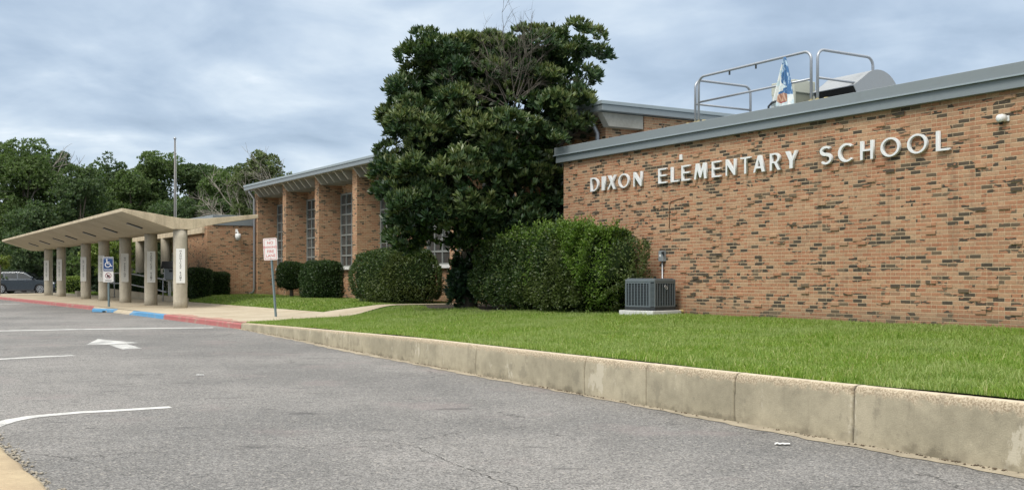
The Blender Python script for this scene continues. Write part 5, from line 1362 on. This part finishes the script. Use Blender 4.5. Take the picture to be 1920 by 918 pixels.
# ---- clipped hedges
def hedge(name, lab, cat, s0, s1, D0, D1, zb_, zt_, mat, leaf, n_leaf, p=4.5, amp=.06, seed=1, group=None, patch=None, tufts=0, trunk=False, taper=0.0):
    r = np.random.default_rng(seed); cs, cD = (s0 + s1) / 2, (D0 + D1) / 2; hx, hy, hz = abs(s1 - s0) / 2, abs(D1 - D0) / 2, (zt_ - zb_) / 2
    o = empty(name, Wp(cs, cD, zb_), ROT); tag(o, lab, cat, group)
    def surf(q, grow=1.0):
        nrm_ = (np.abs(q) ** p).sum(1, keepdims=True) ** (1 / p); e = q / nrm_
        b = 1 + amp / max(min(hx, hy, hz), .3) * vnoise(e * np.array([hx, hy, hz]) * 1.6 + seed, seed)[:, None]
        e2 = e * np.array([hx, hy, hz]) * b * grow
        if taper: e2[:, 2] += -taper * np.clip(-e[:, 0] + .1, 0, 1) ** 1.5 * (e[:, 2] + 1) / 2 * hz
        g = np.sign(q) * np.abs(e) ** (p - 1) / np.array([hx, hy, hz]); return e2 + np.array([0, 0, hz]), unit(g)
    # area-weighted directions: sample the box's faces
    A_ = np.array([hy * hz, hx * hz, hx * hy]); fsel = r.choice(3, n_leaf, p=A_ / A_.sum()); q = r.uniform(-1, 1, (n_leaf, 3)); q[np.arange(n_leaf), fsel] = np.where(r.random(n_leaf) < .5, -1, 1)
    q[(fsel == 2) & (r.random(n_leaf) < .85), 2] = 1
    pt, nr = surf(q)
    dep = np.abs(r.normal(0, .045, n_leaf)) * (1 + 1.2 * (r.random(n_leaf) < .25)); out_ = (r.random(n_leaf) < .12) * r.random(n_leaf) * .05
    pt = pt - nr * (dep - out_)[:, None]
    ax = unit(nr * .55 + .8 * r.normal(size=nr.shape) * np.array([1, 1, .8]) + np.array([0, 0, .25])); V_, F_ = quads_from(pt, ax, perp(ax, r), leaf * r.uniform(.7, 1.35, n_leaf), leaf * .55 * r.uniform(.7, 1.2, n_leaf), .05)
    mi = np.zeros(n_leaf, int)
    mats = [mat]
    if patch:
        mats = [mat, patch[0]]; sel = patch[1](pt, r); mi[sel] = 1
    np_mesh('foliage', V_, F_, mats, o, mi)
    # inner body: dark solid standing in for the shade behind the leaves
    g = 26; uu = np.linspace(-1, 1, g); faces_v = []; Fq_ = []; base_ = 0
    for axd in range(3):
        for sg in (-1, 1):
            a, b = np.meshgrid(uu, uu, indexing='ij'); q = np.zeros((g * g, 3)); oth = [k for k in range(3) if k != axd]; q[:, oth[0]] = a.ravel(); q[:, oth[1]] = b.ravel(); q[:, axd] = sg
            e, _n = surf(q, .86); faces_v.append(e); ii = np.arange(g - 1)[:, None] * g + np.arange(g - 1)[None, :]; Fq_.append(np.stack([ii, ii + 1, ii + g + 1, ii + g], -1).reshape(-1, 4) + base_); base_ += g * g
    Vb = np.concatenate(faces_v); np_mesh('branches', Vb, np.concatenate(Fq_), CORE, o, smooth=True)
    if tufts:
        n_t = tufts; q = r.uniform(-1, 1, (n_t, 3)); q[:, 2] = 1; pt, nr = surf(q, 1.0); V2, F2 = [], []
        d = unit(nr + .5 * r.normal(size=nr.shape)); L = r.uniform(.08, .24, n_t); k = 5
        c = np.repeat(pt, k, 0) + np.repeat(d * L[:, None], k, 0) * np.tile(np.linspace(.2, 1, k), n_t)[:, None]
        ax = unit(np.repeat(d, k, 0) + .8 * r.normal(size=(n_t * k, 3))); V_, F_ = quads_from(c, ax, perp(ax, r), leaf * r.uniform(.8, 1.4, n_t * k), leaf * .5 * np.ones(n_t * k), .05)
        np_mesh('new_shoots', V_, F_, patch[0] if patch else mat, o)
    if trunk:
        mb = MB(); mb.tube([(0, 0, -.45), (.03, 0, -.1), (0, 0, hz)], [.11, .09, .06], 8); mb.build('stem', BARK, o, smooth=True)
    return o
def vine_sel(pt, r):
    # a creeper hanging down the front face near one end (local x = -s)
    x, y, z = pt[:, 0], pt[:, 1], pt[:, 2]
    c = 2.25 + .25 * np.sin(z * 2.3); wd = .30 + .26 * sst(z, .2, 1.7)
    a = (np.abs(x - c) < wd) & (y < .25) & (r.random(len(x)) < .85)
    b = (np.abs(x - (.4 + .35 * (z - 1.2))) < .16) & (y < 0) & (z > .7) & (r.random(len(x)) < .5)
    c_ = (z > 1.72) & (r.random(len(x)) < .30)
    return a | b | c_
hedge('hedge', 'largest hedge with bright creeper trailing down it beside the condenser', 'hedge', 24.5, 18.55, 13.35, 14.98, .50, 2.52, HEDGE_M, .062, 70000, 3.6, .13, 3, None, (VINE, vine_sel), 420, False, .42)
hedge('hedge', 'wide rounded clipped hedge in front of the hall under the magnolia', 'hedge', 34.4, 30.45, 14.1, 16.4, .40, 2.26, HEDGE_M, .065, 30000, 3.0, .10, 4)
hedge('hedge', 'boxy clipped shrub under the hall windows behind the fire lane sign', 'hedge', 41.3, 39.35, 15.0, 16.4, .42, 1.99, HEDGE_D, .065, 12000, 4.0, .07, 5, None, None, 0)
hedge('round_shrub', 'small round shrub on a short stem beside the boxy one', 'shrub', 44.8, 43.5, 15.2, 16.4, .75, 1.99, HEDGE_D, .065, 7000, 2.8, .05, 6, None, None, 0, True)
hedge('hedge', 'long dark hedge behind the entrance ramp handrail', 'hedge', 74, 56.6, 12.9, 13.9, .25, 1.5, HEDGE_D, .09, 14000, 5, .05, 12)
hedge('hedge', 'taller dark clipped hedge next to the first canopy column', 'hedge', 50.2, 48.6, 12.7, 13.7, .30, 1.72, HEDGE_D, .07, 6000, 6, .04, 7)
hedge('hedge', 'shorter dark clipped hedge against the brick entrance block', 'hedge', 51.3, 50.2, 13.9, 15.0, .40, 1.58, HEDGE_D, .07, 6000, 6, .04, 8)
def gp_s(x, Z): p = PX(x, 519, Z); return AX * p.x + AY * p.y, NX * p.x + NY * p.y
s_, d_ = gp_s(137, 78); hedge('hedge', 'light green hedge seen between two far canopy columns', 'hedge', s_ + 1.6, s_ - 1.6, d_ - .9, d_ + .9, .1, 1.35, LIME, .12, 4000, 3.5, .1, 9)
# low dark skirt of magnolia shoots by the hedge end
rs = np.random.default_rng(31); c0 = np.array(PX(872, 520, 29.0)); n_ = 330
d = rand_unit(n_, rs); P_ = c0 + d * np.array([.46, .5, .85]) * rs.uniform(.3, 1, (n_, 1)); P_ = P_[P_[:, 2] > .5]; P_[:, 0] -= .25 * np.clip(1.2 - P_[:, 2], 0, 1)
Vs, Fs_ = rosettes(P_, unit(rand_unit(len(P_), rs) + np.array([-.2, -.2, .4])), 10, .19, .07, rs)
bp = Wp(27.0, 14.2); o = empty('magnolia_shoot', (c0[0], c0[1], .5)); tag(o, 'low dark magnolia sucker growing at the left end of the largest hedge', 'shrub')
fo = np_mesh('foliage', Vs - np.array([c0[0], c0[1], .5]), Fs_, MAG, o)
at = fo.data.attributes.new('tone', 'FLOAT', 'POINT'); at.data.foreach_set('value', np.repeat(rs.uniform(0, .4, len(P_)), 40).astype(np.float32))
mb = MB(); mb.tube([(0, 0, -.05), (.02, 0, .5), (.0, 0, 1.2)], [.05, .04, .02], 6); mb.build('stem', BARK, o)

# ---- background trees
def tree(px, ytop, wpx, Z, mat, lab, seed, ybot=512, dens=1.0, leaf=.235, airy=0.0, trunk_mat=None, bare=0, name='tree', nl=20):
    r = np.random.default_rng(seed); b = PX(px, 519, Z); H_ = EYE + (HZ - ytop) / F * Z; Wd = wpx * Z / F / 2 * 1.18
    zlow = max(.4, EYE + (HZ - ybot) / F * Z)
    o = empty(name, (b.x, b.y, -.02)); tag(o, lab, 'tree')
    hc = (H_ - zlow); Cs, Ds = [], []
    lob = []
    for k in range(nl):
        zf = r.uniform(.08, .95); prof_ = math.sqrt(max(.05, 1 - (abs(zf - .42) / .62) ** 2.2)); rad = Wd * r.uniform(.36, .56) * (1 - .2 * zf)
        a = r.uniform(0, 6.283); rr = max(0, Wd * prof_ - rad) * math.sqrt(r.uniform(.25, 1))
        lob.append((np.array([rr * math.cos(a), rr * math.sin(a), zlow + hc * zf - rad * .3 * zf]), rad, rad * r.uniform(.6, .85)))
    lob.append((np.array([0, 0, H_ - Wd * .42]), Wd * .42, Wd * .42))
    for c, rad, rz_ in lob:
        nb = int(rad * rad * 2.6 * dens) + 5; d = rand_unit(nb, r); d = d[d[:, 2] > -.8]
        sub = c + d * np.array([rad, rad, rz_]) * r.uniform(.6, 1.0, (len(d), 1)); sr = r.uniform(.45, .95, len(d)) * min(1.0, rad / 1.6)
        for q, s0_, dd0 in zip(sub, sr, d):
            k = int(30 * s0_) + 5; e = unit(r.normal(size=(k, 3)) + dd0 * .6 + np.array([0, 0, .6]))
            Cs.append(q + e * s0_ * np.array([1.1, 1.1, .75]) * r.uniform(.6, 1.1, (k, 1))); Ds.append(unit(e + np.array([0, 0, .6]) + .4 * r.normal(size=e.shape)))
        n_ = int(rad ** 2 * 9); Cs.append(c + rand_unit(n_, r) * np.array([rad, rad, rz_]) * r.uniform(0, .8, (n_, 1))); Ds.append(rand_unit(n_, r))
    Cs = np.concatenate(Cs); Ds = np.concatenate(Ds)
    if airy: k = r.random(len(Cs)) > airy; Cs, Ds = Cs[k], Ds[k]
    V_, F_ = rosettes(Cs, Ds, 6, leaf, leaf * .5, r, (.4, 1.5))
    V_[:, 2] = np.maximum(V_[:, 2], .05)
    np_mesh('crown', V_, F_, mat, o)
    mb = MB(); tr = max(.15, Wd * .05)
    mb.tube([(0, 0, 0), (.1, 0, zlow + hc * .25), (0, .1, zlow + hc * .7)], [tr, tr * .75, tr * .3], 8)
    for k in range(7):
        c = lob[k][0]; z0_ = zlow + hc * r.uniform(.05, .4); mb.tube([(0, 0, z0_), (c[0] * .5, c[1] * .5, (z0_ + c[2]) / 2 + .3), tuple(c)], [tr * .5, tr * .35, tr * .12], 6)
    mb.build('trunk', trunk_mat or BARK, o, smooth=True)
    if bare:
        mb = MB(); rr = random.Random(seed)
        def br(p, d, L, rad, dp):
            pts = [p]
            for k in range(4): d = (d + Vector((rr.gauss(0, .16), rr.gauss(0, .16), rr.gauss(.02, .12)))).normalized(); pts.append(pts[-1] + d * L / 4)
            mb.tube(pts, [rad * (1 - .15 * k) for k in range(5)], 5, cap=False)
            if dp:
                for k in range(4): br(pts[rr.randint(1, 4)], (d + Vector((rr.gauss(0, .6), rr.gauss(0, .6), rr.gauss(.1, .4)))).normalized(), L * .6, rad * .6, dp - 1)
        for k in range(bare): br(Vector((rr.uniform(-.3, .3), -Wd * .3, zlow + hc * .2)), Vector((rr.gauss(0, .5), rr.gauss(-.1, .3), 1)).normalized(), hc * .5, tr * .45, 3)
        mb.build('bare_branch', BARK_P, o)
    return o
tree(-30, 268, 190, 100, OAK_D, 'tall dark oak at the very edge beyond the parked cars', 41, 530)
tree(45, 266, 165, 96, OAK_M, 'tallest mid green oak rising behind the far end of the canopy', 42, 470, bare=1)
tree(100, 285, 120, 103, OAK_D, 'dark oak with a ragged top beside the tallest oak', 43, 470)
tree(150, 318, 130, 92, OAK_D, 'low dark bushy tree behind the middle of the canopy roof', 44, 500)
tree(203, 292, 84, 106, OAK_D, 'dark tree with a small tufted top over the canopy ridge', 45, 480, airy=.25)
tree(245, 318, 110, 98, OAK_M, 'rounded mid green tree just left of the flagpole behind the canopy peak', 46, 490)
tree(300, 285, 120, 101, OAK_M, 'tall mid green tree directly behind the flagpole', 47, 480)
tree(365, 303, 120, 104, OAK_D, 'broad dark tree just right of the flagpole', 48, 480)
tree(420, 318, 110, 98, OAK_M, 'mid green tree above the low entrance roof', 49, 490)
tree(488, 292, 118, 92, OAK_L, 'sparse pale tree with bare whitish branches beside the hall roof corner', 50, 480, .75, .3, .45, BARK_P, 4)
tree(545, 335, 90, 108, OAK_M, 'mid green tree mostly hidden behind the hall roof', 51, 490)
tree(70, 385, 150, 90, OAK_D, 'squat dark tree in front of the oaks behind the slate car', 52, 545)
tree(330, 375, 170, 95, OAK_D, 'squat dark tree low behind the entrance roof', 53, 540)
tree(215, 405, 150, 94, OAK_D, 'squat dark tree seen under the canopy roof', 54, 540)
tree(425, 380, 120, 96, OAK_D, 'squat dark tree behind the brick entrance block', 55, 540)
tree(160, 352, 120, 99, OAK_M, 'rounded green tree filling the dip between two taller ones left of the canopy ridge', 60, 500)
tree(262, 345, 120, 108, OAK_D, 'dark tree set back between the canopy peak and the flagpole', 61, 500)
tree(395, 345, 120, 110, OAK_D, 'dark tree set far back above the canopy valley', 62, 500)
tree(455, 345, 90, 104, OAK_M, 'green tree filling the gap beside the sparse pale one', 63, 500)
tree(190, 440, 70, 84, LIME, 'small light green garden tree seen between the canopy columns', 56, 510, .8, .22, .3, BARK_P, 0, 'tree', 12)
tree(245, 436, 66, 86, LIME, 'small light green garden tree behind the handrail', 57, 505, .8, .22, .3, BARK_P, 0, 'tree', 12)
tree(-4, 478, 42, 70, LIME, 'light green sprig of a small tree in front of the dark oaks', 58, 500, .8, .16, .35, BARK_P, 0, 'tree', 8)
tree(143, 475, 40, 82, OAK_M, 'small round green tree between two far columns', 59, 520, 1, .2, 0, None, 0, 'tree', 10)
tree(188, 312, 105, 108, OAK_M, 'rounded tree set back beside the small tufted top', 64, 500)
tree(228, 318, 100, 109, OAK_D, 'dark rounded tree set back between the tufted top and the flagpole', 65, 500)
tree(398, 310, 110, 109, OAK_M, 'tall green tree set back right of the flagpole above the valley of the canopy', 66, 500)
tree(445, 308, 90, 108, OAK_D, 'dark tree set back left of the sparse pale one', 67, 500)
# dark far wood closing the view under the crowns
rf = np.random.default_rng(77); n_ = 5200; X_ = rf.uniform(-75, -18, n_); Y_ = rf.uniform(112, 122, n_); Zz = rf.uniform(0, 7.5, n_) * (.8 + .2 * np.sin(X_ * .6))
V_, F_ = rosettes(np.stack([X_, Y_, Zz], 1), unit(rf.normal(size=(n_, 3)) + np.array([0, -.6, .4])), 5, .95, .6, rf, (.4, 1.5))
tag(np_mesh('undergrowth', V_, F_, OAK_D), 'dark wood edge under the far trees', kind='stuff')
# overhead cables at the far left
for k, y in enumerate((357, 371)):
    a = PX(-60, y - 1, 80); b = PX(40, y + 2, 97); mb = MB(); mb.tube([a, a.lerp(b, .5) - Vector((0, 0, .05)), b], .013, 5)
    tag(mb.build('overhead_cable', POLEM), ('upper' if k == 0 else 'lower') + ' of two thin overhead cables in front of the oaks', 'cable')
